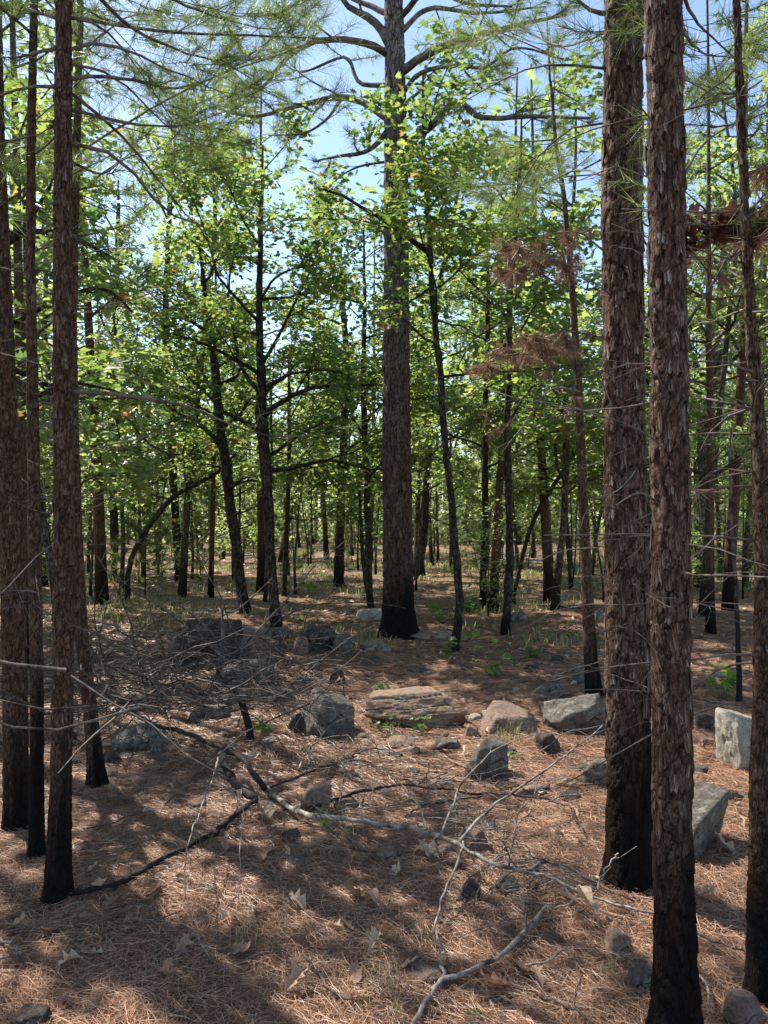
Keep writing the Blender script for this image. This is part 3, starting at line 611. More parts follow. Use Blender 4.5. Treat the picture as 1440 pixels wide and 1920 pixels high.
# the big central pine
cp, cat_, corg = near_pine('big old pine in the middle of the photo with black scorched foot', [(749, 1200, 84), (748, 1175, 68), (747, 1140, 60), (746, 1000, 56), (744, 850, 54), (743, 700, 51), (743, 500, 47), (742, 300, 43), (741, 150, 39), (738, 0, 35)], 10.0, 18, mat='pine_bark_grey',
          high=(9.2, 15, 12), bare_low=0, char_h=.75, char_soft=.45, cw=.075, chh=.15, amp=.014, res=.017, top=16, crown_len=3.2, flare=.3, crook=9,
          low=[([(752, 180, 10), (800, 140, 9.6), (850, 120, 9.3), (900, 130, 9.1), (960, 100, 8.9), (1050, 110, 8.7)], .04, .6, 0, dict(dens=2.6, ln=.2, wd=.006)),
               ([(752, 30, 10), (800, -10, 9.6), (860, -20, 9.3), (960, 10, 9)], .05, .7, 0, dict(dens=2.6, ln=.2, wd=.006)), ([(735, 160, 10), (680, 150, 10.3), (640, 120, 10.6), (560, 130, 11), (500, 90, 11.3)], .04, .7, 0, dict(dens=2.6, ln=.2, wd=.006)),
               ([(735, 30, 10), (690, -10, 10.3), (600, 0, 10.8), (520, 30, 11.3)], .05, .8, 0, dict(dens=3, ln=.2, wd=.006)), ([(752, 330, 10), (800, 300, 10.3), (860, 300, 10.6), (900, 280, 11)], .035, .3, 0, dict(dens=2.6, ln=.2, wd=.006)),
               ([(745, 250, 10), (765, 300, 9.8), (762, 360, 9.6), (755, 400, 9.5)], .018, 0, 0, dict(dens=4)), ([(800, 235, 9.8), (795, 200, 9.7), (810, 150, 9.6)], .015, 0, 0, dict(dens=4)), ([(640, 185, 10.4), (600, 230, 10.2), (560, 240, 10), (500, 250, 9.8)], .03, .4, 0, dict(dens=3, ln=.2, wd=.006)),
               ([(752, 135, 10), (790, 105, 9.8), (860, 75, 9.6), (950, 50, 9.4), (1060, 30, 9.2)], .075, .8, 0, dict(dens=3.8, ln=.22, wd=.006, tuft=20)),
               ([(755, 270, 10), (790, 240, 9.8), (850, 212, 9.5), (905, 210, 9.3), (1000, 215, 9.0), (1110, 225, 8.6)], .065, .8, 0, dict(dens=3.8, ln=.22, wd=.006, tuft=20)),
               ([(735, 230, 10), (690, 200, 10.2), (640, 185, 10.4), (560, 190, 10.6), (480, 215, 10.8), (400, 200, 11)], .065, .8, 0, dict(dens=3.8, ln=.22, wd=.006, tuft=20)),
               ([(733, 240, 10), (690, 275, 9.9), (640, 292, 9.7), (590, 305, 9.5)], .05, .35, 0, dict(dens=2.2, ln=.2, wd=.006)),
               ([(733, 105, 10), (690, 92, 9.9), (600, 85, 9.8), (540, 110, 9.6), (480, 165, 9.4), (430, 190, 9.2)], .06, .8, 0, dict(dens=3.8, ln=.22, wd=.006, tuft=20)),
               ([(733, 90, 10), (700, 40, 10), (655, 0, 10), (620, -60, 10)], .08, .4, 0, dict(dens=1.5, ln=.2, wd=.006)),
               ([(752, 60, 10), (800, 20, 10.4), (900, 5, 10.8), (1020, 15, 11)], .05, .7, 0, dict(dens=3.4, ln=.22, wd=.006, tuft=20)),
               ([(752, 200, 10), (800, 170, 10.5), (880, 165, 11), (960, 150, 11.5)], .03, .6, 0, dict(dens=2.5, ln=.2, wd=.006)),
               ([(755, 415, 10), (800, 405, 9.6), (850, 425, 9.3), (900, 435, 9.0)], .035, .3, 0, dict(dens=2.5, ln=.2, wd=.006)),
               ([(735, 300, 10), (680, 330, 10.4), (600, 370, 11)], .025, .5, 0, dict(dens=2.5, ln=.2, wd=.006))])
# scorched thin pine in front of the right-hand pair
near_pine('thin pine with clumps of rusty dead needles, left of the two thick right-hand trunks', [(1115, 1312, 34), (1108, 1240, 26), (1100, 1100, 21), (1096, 1000, 19), (1090, 850, 17), (1085, 700, 14), (1072, 520, 11), (1058, 370, 9), (1042, 270, 7), (1035, 180, 5)], 6.7, 19,
          high=(4.6, 6.2, 6), bare_low=12, bare_z=(1.6, 4.3), char_h=.45, cw=.03, chh=.06, amp=.004, res=.009, top=6.2, crown_len=.9,
          low=[([(1085, 650, 6.7), (1040, 655, 6.5), (1000, 665, 6.3), (950, 665, 6.1), (890, 690, 6.0)], .016, .9, 1, dict(tuft=60, dens=9)), ([(1072, 545, 6.7), (1030, 520, 6.5), (985, 500, 6.3), (950, 520, 6.2)], .012, .9, 1, dict(tuft=60, dens=9)),
               ([(1088, 735, 6.7), (1040, 730, 6.4), (985, 790, 6.1), (940, 850, 5.9)], .014, .15, 1), ([(1085, 640, 6.7), (1120, 620, 6.9), (1150, 610, 7.0)], .01, .9, 1, dict(tuft=30)),
               ([(1060, 400, 6.7), (1010, 370, 6.5), (960, 400, 6.3)], .01, .9, 0, dict(tuft=30)), ([(1055, 350, 6.7), (990, 290, 6.4), (930, 290, 6.2)], .01, .9, 0, dict(tuft=30)), ([(1060, 330, 6.7), (1110, 290, 6.6), (1140, 250, 6.5)], .008, .8, 0),
               ([(1068, 500, 6.7), (1010, 480, 6.4), (960, 460, 6.1)], .01, .9, 1, dict(tuft=60, dens=9)), ([(1090, 690, 6.7), (1050, 690, 6.9), (1010, 700, 7.1)], .01, .9, 1, dict(tuft=30)), ([(1065, 450, 6.7), (1000, 440, 6.6), (930, 470, 6.4), (900, 480, 6.3)], .01, .8, 0, dict(tuft=26))])

# ------------------------------------------------------------------ oaks and other mid-distance trees traced by their trunks
def mid_tree(name, label, tr, seed, mat='oak_bark', d=None, cat='oak tree', group=None, zc=(2.0, 99), n_limb=9, spread=1.6, per=9, leaf=.12, tpl=None, top_ext=1.2, char_h=.3, kind='oak', limbs=(), leafmat='leaf', sides=12, dens=4.0, bare=False, twig_dens=1.0):
    rng = np.random.default_rng(seed)
    if d is None: d = gp(tr[0][0], tr[0][1])[1]
    if tpl is None: tpl = 'lobed' if d < 9.5 else 'mid'
    if not bare and kind == 'oak': per = int(per*1.3); n_limb = int(n_limb*1.3)
    P = np.array([list(px(x, y, d + .12*k)) + [q/FPX*d*.5] for k, (x, y, q) in enumerate(tr)])
    P[:, 1] = d + (P[:, 1]-d)*rng.choice([-1, 1])*.5
    tt = unit(P[-1, :3]-P[-2, :3]+np.array([0, 0, .3]))
    if top_ext: P = np.vstack([P, list(P[-1, :3]+tt*top_ext)+[max(.004, P[-1, 3]*.35)]])
    base = P[0, :3].copy(); P = np.vstack([[base[0], base[1], terrain(base[0], base[1])-.12, P[0, 3]*1.25], P])
    origin = np.array([base[0], base[1], float(terrain(base[0], base[1]))])
    k = max(30, int((P[-1, 2]-P[0, 2])/.07)); Q = resample(P, k); pts = Q[:, :3]; rad = np.maximum(Q[:, 3], .004)
    pts[3:] += (np.cumsum(rng.normal(0, .004, (k, 3)), 0)*np.array([1, 1, .2]))[3:]
    ch = 1-smooth(char_h*.5, char_h*1.6, pts[:, 2]-origin[2])
    t = thing(name, origin, label, cat, group)
    b = Buf(); tube(b, pts, rad*(1+.05*vnoise(pts[:, 2]*6, seed)), sides, char=ch, rough=.13); ob('trunk', b.mesh('trunk', M[mat], origin=origin), t)
    fol = Buf(); tips = []
    z0 = max(zc[0], origin[2]+.5); z1 = min(zc[1], pts[-1, 2])
    for q in range(n_limb):
        zq = z0+(z1-z0)*(q+rng.random()*.8)/n_limb; i = int(np.argmin(abs(pts[:, 2]-zq))); r = rad[i]*.5
        az = q*2.39+rng.normal(0, .4); L = spread*rng.uniform(.7, 1.25)*(1.1-.45*(zq-z0)/(z1-z0+.01))
        lp = wander(pts[i], rad_dir(az, rng.uniform(.2, .8)), L, 8, .17, .02, rng); lb = Buf()
        tube(lb, lp, np.linspace(max(r, .007), .004, len(lp)), 6, rough=.1)
        tp = branchlets(lb, lp, max(r, .007), rng, 'oak' if kind == 'oak' else kind, dens, .2, .45, 2, .0025)
        ob('limb', lb.mesh('limb', M[mat], origin=origin), t); tips += tp
    for pl, r0 in limbs:
        lp = resample([px(x, y, dd) for x, y, dd in pl], 14); lp += np.cumsum(rng.normal(0, .006, lp.shape), 0)-0; lb = Buf()
        tube(lb, lp, np.linspace(r0, r0*.3, len(lp)), 8, rough=.12); tp = branchlets(lb, lp, r0*.6, rng, kind, dens, .3, .45, 2, .0025)
        ob('limb', lb.mesh('limb', M[mat], origin=origin), t); tips += tp
    if not bare and tips:
        leaves(fol, tips, per, leaf*1.0, rng, tpl, .145)
        ob('foliage', fol.mesh('foliage', M[leafmat], shade=False, attrs=False, origin=origin), t, kind='stuff')
    return t
G_OAK = 'slender oaks in the middle distance'
mid_tree('oak_tree', 'forked dark oak with the fullest crown, left of the big central pine', [(517, 1182, 28), (515, 1150, 22), (510, 1050, 19), (506, 950, 20), (500, 860, 22), (494, 790, 22), (490, 650, 15), (489, 520, 12), (492, 440, 10)], 31, n_limb=12, spread=2.1, zc=(2.2, 99), per=8, char_h=.15,
         limbs=[([(500, 860, 11), (530, 840, 10.8), (580, 810, 10.5), (640, 785, 10.2)], .03), ([(490, 740, 11), (460, 700, 11), (440, 620, 11), (420, 560, 11.2)], .035), ([(490, 730, 11), (540, 700, 10.6), (620, 690, 10.2), (650, 700, 10)], .03), ([(489, 560, 11), (520, 520, 10.5), (580, 500, 10), (640, 520, 9.6)], .022)])
mid_tree('oak_tree', 'leaning dark oak whose trunk bends left as it rises, beside the forked oak', [(460, 1152, 28), (455, 1110, 22), (447, 1040, 20), (438, 960, 20), (428, 860, 19), (420, 800, 18), (413, 700, 17), (405, 630, 15), (398, 560, 11)], 32, n_limb=10, spread=1.9, per=8,
         limbs=[([(405, 650, 11.5), (370, 610, 11.2), (330, 590, 11), (290, 560, 10.8)], .035), ([(425, 860, 11.5), (390, 810, 11.4), (340, 790, 11.2), (300, 800, 11)], .025)])
mid_tree('oak_tree', 'crooked slim oak with wavy trunk, right of the big central pine', [(853, 1222, 20), (862, 1170, 17), (862, 1100, 15), (852, 1020, 15), (843, 930, 14), (833, 850, 14), (826, 760, 13), (818, 660, 12), (808, 560, 11), (800, 450, 10), (795, 350, 9)], 33, d=8.9, n_limb=9, spread=1.9, per=8, zc=(3.2, 99),
         limbs=[([(800, 470, 9), (760, 440, 8.6), (700, 400, 8.2), (640, 365, 7.9), (600, 350, 7.7)], .035), ([(806, 540, 9), (760, 570, 8.8), (700, 600, 8.5)], .018), ([(812, 600, 9), (860, 610, 8.7), (920, 640, 8.4)], .016), ([(796, 400, 9), (850, 350, 8.7), (900, 330, 8.5)], .02)])
mid_tree('oak_tree', 'straight slim oak rising from a forked foot right of the wavy oak', [(947, 1192, 22), (947, 1150, 17), (948, 1080, 16), (946, 1000, 14), (943, 880, 13), (941, 760, 12), (941, 640, 11), (942, 540, 9), (945, 460, 8)], 34, n_limb=9, spread=1.8, zc=(2.6, 99), limbs=[([(942, 600, 10), (890, 640, 9.8), (860, 690, 9.5)], .018)])
mid_tree('oak_tree', 'slim dark oak just behind and left of the straight one, black lower trunk', [(906, 1142, 20), (905, 1080, 15), (905, 1000, 13), (904, 900, 12), (901, 800, 11), (899, 700, 9), (896, 600, 8)], 35, n_limb=9, spread=1.9, zc=(2.4, 99), char_h=.5)
mid_tree('oak_tree', 'pair-stemmed thin oak close left of the big central pine', [(695, 1147, 17), (692, 1080, 14), (689, 1000, 13), (685, 900, 12), (682, 800, 11), (678, 700, 9), (680, 600, 7)], 36, n_limb=8, spread=1.8, zc=(2.2, 99), limbs=[([(694, 1140, 12.5), (682, 1060, 12.7), (678, 950, 12.9), (672, 850, 13)], .045)])
mid_tree('oak_tree', 'dark stout oak trunk standing in the sunny strip between forked oak and big pine', [(636, 1102, 24), (638, 1060, 20), (641, 1000, 17), (645, 900, 15), (648, 780, 14), (650, 680, 12), (645, 580, 9)], 37, n_limb=12, spread=2.6, zc=(3.0, 99), per=8, leaf=.125, char_h=.6)
mid_tree('oak_tree', 'bent oak arching from low left up and over to the right, behind the brush', [(238, 1130, 13), (245, 1090, 11), (258, 1050, 10), (285, 1005, 10), (320, 960, 10), (355, 930, 9), (400, 910, 8), (450, 880, 6)], 38, n_limb=5, spread=1.2, zc=(1.8, 99), top_ext=.3, sides=8)
mid_tree('oak_tree', 'gnarled mossy oak with a broken stub limb, behind the trunks at right', [(1312, 1100, 34), (1312, 1000, 27), (1315, 900, 27), (1310, 800, 26), (1322, 720, 24), (1325, 660, 26), (1332, 600, 24), (1335, 540, 18), (1332, 460, 14)], 39, mat='oak_bark_light', n_limb=10, spread=2.4, zc=(4.2, 99), per=8, leaf=.12, char_h=.5,
         limbs=[([(1325, 670, 13.5), (1345, 635, 13.3), (1365, 618, 13.2), (1385, 615, 13)], .10)])
mid_tree('dead_sapling', 'thin charred dead sapling leaning behind the right-hand boulder', [(1386, 1316, 13), (1378, 1220, 10), (1366, 1100, 8), (1352, 980, 6), (1345, 880, 5)], 40, mat='dead_dark', cat='dead tree', n_limb=5, spread=.8, zc=(1.0, 99), bare=True, top_ext=.4, kind='bare', sides=8, char_h=.9)
mid_tree('dead_sapling', 'charred crooked sapling standing in the brush, green sprout at its foot', [(473, 1388, 15), (470, 1350, 14), (458, 1310, 13), (440, 1280, 12), (422, 1258, 11), (427, 1225, 9), (432, 1190, 8), (436, 1165, 7)], 41, mat='dead_dark', cat='dead tree', n_limb=3, spread=.5, zc=(.9, 99), bare=True, top_ext=.1, kind='bare', sides=9, char_h=.5)
mid_tree('oak_tree', 'thin oak leaning right beyond the straight slim oak', [(963, 1132, 10), (972, 1060, 9), (985, 1000, 8), (1010, 940, 8), (1040, 890, 7), (1070, 840, 6)], 42, n_limb=6, spread=1.4, zc=(2, 99), sides=8)
mid_tree('oak_tree', 'thin dark oak sapling between the rusty pine and the straight slim oak', [(1070, 1105, 12), (1064, 1000, 10), (1056, 880, 9), (1052, 760, 9), (1048, 660, 7)], 43, n_limb=8, spread=1.9, zc=(2.4, 99), sides=8)
mid_tree('oak_tree', 'slim dark oak with small low leaf clump, right of the forked oak', [(533, 1118, 12), (534, 1060, 10), (536, 980, 9), (540, 880, 8), (540, 760, 7)], 44, n_limb=9, spread=1.9, zc=(1.6, 99), sides=8)
mid_tree('oak_tree', 'broad-leaved oak hanging its lower leaves behind the pines at the left edge', [(-70, 1300, 60), (-60, 1100, 50), (-50, 900, 44), (-40, 700, 38), (-40, 500, 30), (-30, 300, 22)], 45, d=5.6, n_limb=8, spread=1.4, zc=(2.4, 99), per=5, leaf=.13,
         limbs=[([(-50, 640, 5.6), (30, 600, 5.4), (110, 560, 5.3), (190, 540, 5.2), (240, 580, 5.1)], .03), ([(-45, 480, 5.6), (30, 430, 5.5), (120, 440, 5.4), (220, 500, 5.3)], .03), ([(-50, 800, 5.6), (40, 760, 5.7), (140, 720, 5.9), (260, 760, 6.1)], .025)])
mid_tree('oak_tree', 'thin oak with pale sunlit leaves, directly behind the leaning pine at left', [(215, 1090, 18), (216, 1000, 16), (214, 900, 15), (210, 780, 13), (216, 650, 12), (225, 520, 10), (228, 420, 8)], 46, n_limb=12, spread=2.5, per=8, leaf=.125, zc=(2.6, 99))
mid_tree('oak_tree', 'leafy oak far right beyond the gnarled one, brightest yellow green', [(1400, 1078, 22), (1402, 1000, 18), (1398, 850, 16), (1395, 700, 14), (1400, 560, 12), (1405, 430, 9)], 47, n_limb=12, spread=2.8, per=8, leaf=.13, zc=(3, 99), leafmat='leaf')
mid_tree('oak_tree', 'slim oak half hidden behind the thick pair of trunks at right', [(1218, 1100, 18), (1216, 1000, 16), (1212, 850, 14), (1215, 700, 12), (1220, 520, 10), (1225, 400, 8)], 48, n_limb=10, spread=2.4, per=8, leaf=.12, zc=(3.4, 99))
mid_tree('oak_tree', 'oak with a high leafy crown over the brush pile', [(335, 1088, 20), (334, 1030, 17), (332, 960, 15), (330, 860, 14), (325, 760, 13), (322, 600, 12), (330, 460, 10), (335, 340, 8)], 49, n_limb=14, spread=2.5, per=9, leaf=.12, zc=(3.4, 99))
mid_tree('oak_tree', 'leafy slim oak just behind the big central pine, its crown showing to the right', [(790, 1080, 18), (795, 1000, 15), (800, 880, 13), (805, 760, 12), (812, 640, 10), (830, 500, 9), (850, 400, 7)], 50, n_limb=13, spread=2.4, per=8, leaf=.12, zc=(3.2, 99))

# ------------------------------------------------------------------ trees further back: a few kinds, copied one by one
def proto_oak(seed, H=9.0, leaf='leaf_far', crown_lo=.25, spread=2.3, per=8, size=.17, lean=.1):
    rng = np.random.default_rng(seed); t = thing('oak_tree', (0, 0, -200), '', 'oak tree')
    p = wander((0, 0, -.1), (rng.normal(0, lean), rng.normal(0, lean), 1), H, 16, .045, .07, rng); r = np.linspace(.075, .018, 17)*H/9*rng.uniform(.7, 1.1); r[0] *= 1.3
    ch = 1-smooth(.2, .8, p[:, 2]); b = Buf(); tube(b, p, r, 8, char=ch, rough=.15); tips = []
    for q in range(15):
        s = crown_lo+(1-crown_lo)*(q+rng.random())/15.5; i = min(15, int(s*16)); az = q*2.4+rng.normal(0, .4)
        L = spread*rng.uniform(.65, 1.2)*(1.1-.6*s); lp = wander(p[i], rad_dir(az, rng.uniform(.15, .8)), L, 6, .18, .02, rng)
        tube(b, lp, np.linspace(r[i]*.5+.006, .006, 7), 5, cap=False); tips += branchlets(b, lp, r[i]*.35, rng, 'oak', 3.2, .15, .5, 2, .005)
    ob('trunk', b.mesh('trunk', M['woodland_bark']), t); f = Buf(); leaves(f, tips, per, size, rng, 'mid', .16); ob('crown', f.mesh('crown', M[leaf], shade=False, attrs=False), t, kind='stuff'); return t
def proto_pine(seed, H=10, lo=.3, spread=1.7, tuft=16, r0=.085):
    rng = np.random.default_rng(seed); t = thing('pine_tree', (0, 0, -200), '', 'pine tree')
    p = wander((0, 0, -.1), (rng.normal(0, .03), rng.normal(0, .03), 1), H, 16, .015, .05, rng); r = np.linspace(r0, .015, 17)*H/10; r[0] *= 1.3
    ch = 1-smooth(.3, 1.1, p[:, 2]); b = Buf(); tube(b, p, r, 8, char=ch, tone=.45, rough=.08); tips = []
    for q in range(20):
        s = lo+(1-lo)*(q+rng.random())/20.5; i = min(15, int(s*16)); az = q*2.4+rng.normal(0, .4)
        L = spread*rng.uniform(.7, 1.2)*(1.15-.8*s); lp = wander(p[i], rad_dir(az, rng.uniform(0, .4)), L, 5, .07, .04, rng)
        tube(b, lp, np.linspace(r[i]*.3+.006, .006, 6), 5, cap=False); tips += branchlets(b, lp, r[i]*.25, rng, 'pine', 3.2, .25, .45, 1, .005)
    ob('trunk', b.mesh('trunk', M['pine_bark']), t); f = Buf(); tufts(f, tips, tuft, .26, .016, rng); ob('crown', f.mesh('crown', M['needle'], shade=False, attrs=False), t, kind='stuff'); return t
PO = [proto_oak(60+k, lean=.02+.015*k, crown_lo=(.25, .35, .18, .42)[k % 4], per=(9, 5, 10, 6)[k % 4], spread=(2.3, 1.6, 2.3, 1.8)[k % 4]) for k in range(7)]
PP = [proto_pine(80+k) for k in range(3)]
PS = [proto_pine(90, 4.0, .08, 1.1, 22, .06), proto_pine(91, 3.2, .05, .9, 22, .05)]
PB = [proto_oak(70+k, H=3.0, crown_lo=.10, spread=1.1, per=6, size=.11) for k in range(2)]
PT = [proto_oak(95+k, H=7.5, crown_lo=.45, spread=1.0, per=5, size=.15, lean=.06) for k in range(3)]
KIND = {'pole': (PT, 'oak_tree', 'thin oak'), 'oak': (PO, 'oak_tree', 'oak tree'), 'pine': (PP, 'pine_tree', 'pine tree'), 'sap': (PS, 'young_pine', 'young pine'), 'bush': (PB, 'oak_sapling', 'oak sapling')}
used = set()
def where(x, y):
    u = 720 + x/y*FPX
    side = 'outside the left edge' if u < -60 else 'outside the right edge' if u > 1500 else 'behind the brush pile' if u < 430 else 'left of the big pine' if u < 745 else 'right of the big pine' if u < 1130 else 'behind the thick trunks'
    near_ = 'nearer' if y < 20 else 'middle' if y < 32 else 'farthest'
    return side, near_
DESC = {'pole': 'thin bare-stemmed oak', 'oak': 'dark leafy oak', 'pine': 'straight brown pine', 'sap': 'bushy young pine', 'bush': 'low leafy sapling'}
FAR = []
ORD = 'first second third fourth fifth sixth seventh eighth ninth tenth eleventh twelfth thirteenth fourteenth fifteenth sixteenth seventeenth eighteenth nineteenth'.split() + ['twenti' + 'eth'] + ['twenty-' + q for q in 'first second third fourth fifth sixth seventh eighth ninth'.split()] + ['thirtieth'] + ['thirty-' + q for q in 'first second third fourth fifth sixth seventh eighth ninth'.split()]
def far_tree(k, x, y, H=None):
    o = far_tree_(k, x, y, H); side, nr = where(x, y); FAR.append((k, side, nr, x/y, o)); return o
def far_tree_(k, x, y, H=None):
    protos, nm, ct = KIND[k]; i = random.randrange(len(protos)); pr = protos[i]; base = {'oak': 9.0, 'pine': 10.0, 'sap': 3.8, 'bush': 3.0, 'pole': 11.0}[k]
    sc = (H or base)/base; side, nr = where(x, y); lab = f'{DESC[k]} {side}, {nr} row' ; loc = (x, y, float(terrain(x, y)))
    grp = f'{nr} {ct}s {side}'
    wv = random.uniform(.75, 1.15)
    if id(pr) not in used:
        used.add(id(pr)); pr.location = loc; pr.rotation_euler = (0, 0, random.uniform(0, 6.28)); pr.scale = (sc*wv, sc*wv, sc); pr['label'] = lab; pr['group'] = grp; return pr
    return copy_tree(pr, loc, random.uniform(0, 6.28), (sc*wv, sc*wv, sc), lab, ct, grp)
def hmax(x, y):
    u = 720 + x/y*FPX
    top = 320 if 480 < u < 930 else 230 if 930 <= u < 1130 else 190 if u < 350 else 240 if u < 480 else 150
    return 1.6 + y*(HY-top)/FPX
placed = []
def ok(x, y, s):
    return all((x-a)**2+(y-b)**2 > s*s for a, b in placed)
tries = 0; cnt = 0
while cnt < 285 and tries < 9000:
    tries += 1; y = 14 + (random.random()**.85)*44; x = random.uniform(-1, 1)*(y*.56+2)
    if not ok(x, y, 1.0 + y*.011): continue
    placed.append((x, y)); cnt += 1; r = random.random(); k = 'oak' if r < .38 else 'pole' if r < .62 else 'pine' if r < .74 else 'sap' if r < .84 else 'bush'
    hm = hmax(x, y); H = {'oak': random.uniform(7.5, 12), 'pine': random.uniform(9, 14), 'sap': random.uniform(2.5, 4.5), 'bush': random.uniform(2.2, 5.0), 'pole': random.uniform(6, 9)}[k]
    far_tree(k, x, y, min(H, hm))
for k, x, y, H in [('pine', 1.9, 13, 9.5), ('oak', 3.0, 13.2, 9.4), ('pine', 4.6, 10.5, 9.5), ('pine', 6.0, 13, 12), ('oak', 5.2, 12.2, 9.5), ('pine', 3.1, 14, 10.5), ('pine', -5.1, 13.5, 12), ('oak', -4.2, 15.5, 11.5), ('pine', -2.8, 17, 12), ('pine', 7.8, 15.5, 13)]: placed.append((x, y)); far_tree(k, x, y, H)
for q in range(48):
    y = random.uniform(12, 27); x = random.uniform(-1, 1)*(y*.54)
    if abs(x-.2) < .9 or not ok(x, y, .9): continue
    placed.append((x, y)); far_tree('bush' if q % 3 else 'sap', x, y, random.uniform(1.6, 4.2))
# trees beside and behind the view that shade the near ground
for k, x, y, H in [('pine', -5.4, 6.2, 11), ('oak', -7.0, 9.0, 9), ('pine', -5.8, 3.2, 10), ('oak', -8.5, 5.6, 9.5), ('oak', -5.0, 11.5, 9), ('oak', -10, 12.5, 10), ('pine', -3.9, 8.2, 9.5), ('oak', 5.8, 8.0, 9), ('pine', 4.4, 5.4, 10), ('oak', 7.4, 11.5, 9), ('pine', -4.2, 1.6, 10), ('oak', -6.5, .5, 8), ('pine', 3.6, -1.5, 10), ('oak', -1.5, -4, 9), ('oak', -9.5, 8.6, 9), ('oak', -7.6, 12.2, 10.5), ('oak', -6.2, 14.6, 11)]:
    far_tree(k, x, y, H)
gr = {}
for k, side, nr, u, o in FAR: gr.setdefault((k, side, nr), []).append((u, o))
for (k, side, nr), l in gr.items():
    l.sort(key=lambda q: q[0])
    for n_, (u, o) in enumerate(l):
        o['label'] = f'{ORD[n_]} {DESC[k]} from the left in the {nr} trees {side}' if len(l) > 1 else f'the one {DESC[k]} in the {nr} trees {side}'
# the mass of woodland beyond the last trees one can tell apart
def distant():
    rng = np.random.default_rng(5); b = Buf(); n = 60000
    y = rng.uniform(50, 100, n); x = rng.uniform(-1, 1, n)*(y*.62+4); top = 9+4.0*fbm(x*.13, y*.13, 2, 3)+ (y-56)*.08+2.5*(np.abs(x) > 14)
    z = terrain(x, y)+.05+rng.random(n)**1.05*top; lw = rng.random(n) < .3; z = np.where(lw, terrain(x, y)+rng.random(n)*3.0, z); y = np.where(lw, rng.uniform(44, 62, n), y)
    keep = fbm(x*.35, y*.35, z*.4, 3) > -.22; x, y, z = x[keep], y[keep], z[keep]; n = len(x)
    a = rng.uniform(0, 6.28, n); X = np.stack([np.cos(a), np.sin(a), rng.normal(-.2, .4, n)], 1); Z = np.stack([rng.normal(0, .5, n), rng.normal(-.3, .5, n), np.ones(n)], 1)
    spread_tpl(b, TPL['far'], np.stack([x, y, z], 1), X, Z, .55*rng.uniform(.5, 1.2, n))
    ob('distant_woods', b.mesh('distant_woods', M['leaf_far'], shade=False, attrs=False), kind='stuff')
    b = Buf()
    for q in range(320):
        yy = rng.uniform(50, 95); xx = rng.uniform(-1, 1)*(yy*.56+3); p = wander((xx, yy, terrain(xx, yy)-.2), (rng.normal(0, .08), 0, 1), rng.uniform(6, 10), 5, .04, .03, rng)
        tube(b, p, np.linspace(rng.uniform(.09, .2), .05, 6), 5, cap=False)
    ob('distant_trunks', b.mesh('distant_trunks', M['woodland_bark']), kind='stuff')
distant()

# ------------------------------------------------------------------ rocks
def ico(sub):
    import bmesh
    bm = bmesh.new(); bmesh.ops.create_icosphere(bm, subdivisions=sub, radius=1); v = np.array([q.co[:] for q in bm.verts]); f = np.array([[q.index for q in p.verts] for p in bm.faces]); bm.free(); return v, f
ICO = {k: ico(k) for k in (2, 3, 4, 5, 6)}
def rock_mesh(size, seed, mat, sub=4, strata=0.0, planes=9, flat=1.0, rough=.06):
    rng = np.random.default_rng(seed); u, f = ICO[sub]; u = u.copy()
    N = rng.normal(0, 1, (planes, 3)); N /= np.linalg.norm(N, axis=1)[:, None]; N = np.vstack([N, np.array([[0, 0, 1], [.97, .1, .2], [-.95, .2, .3], [.1, -.9, .4], [0, .95, .3], [0, 0, -1]])+rng.normal(0, .17, (6, 3))]); N /= np.linalg.norm(N, axis=1)[:, None]
    c = np.concatenate([rng.uniform(.66, .97, planes), rng.uniform(.62, .92, 6)])
    D = u @ N.T; D = np.where(D > .05, c[None]/np.maximum(D, .05), 9.0); k = 75.0
    r = -np.log(np.exp(-k*np.clip(D, 0, 1.4)).sum(1))/k; r = np.clip(r, .3, 1.3)
    v = u*r[:, None]
    v += u*(rough*1.6*fbm(v[:, 0]*3+seed, v[:, 1]*3, v[:, 2]*3, 3) + rough*.8*fbm(v[:, 0]*11+seed, v[:, 1]*11, v[:, 2]*11, 3))[:, None]
    if strata:
        q = v[:, 2]*(2.7 if planes < 5 else 5.5)+seed+.3+.6*fbm(v[:, 0]*1.6, v[:, 1]*1.6, 0, 2); st = _V[(np.floor(q).astype(int)*37) & 4095]; e = smooth(.0, .07, q-np.floor(q))
        v[:, :2] *= (1-strata*(st*.8+.5*(1-e)))[:, None]
    v -= (v.max(0)+v.min(0))/2; ext = np.abs(v).max(0); v = v/ext*np.array(size)*.5*np.array([.97, 1, 1])
    b = Buf(); b.add(v, f); return b.mesh('stone', M[mat], attrs=False, shade=True)
def rock(label, x, y, wpx, hpx, mat, seed, dr=.8, yaw=0, tilt=(0, 0), sub=4, strata=0.0, name='boulder', cat='boulder', bury=.32, group=None, **kw):
    """x: middle, y: foot of the stone in the photo, size in photo pixels"""
    p = gp(x, y); d = p[1]; W = wpx/FPX*d; H = hpx/FPX*d; D_ = W*dr; cy = d+D_*.38
    g = float(terrain(p[0], cy)); 
    o = ob(name, rock_mesh((W, D_, H*(1+bury)), seed, mat, sub, strata, **kw)); o.location = (p[0]*cy/d*.5+p[0]*.5, cy, g+H*(1+bury)*.5-H*bury-.01)
    o.rotation_euler = (math.radians(tilt[0]), math.radians(tilt[1]), math.radians(yaw)); tag(o, label, cat, group); return o
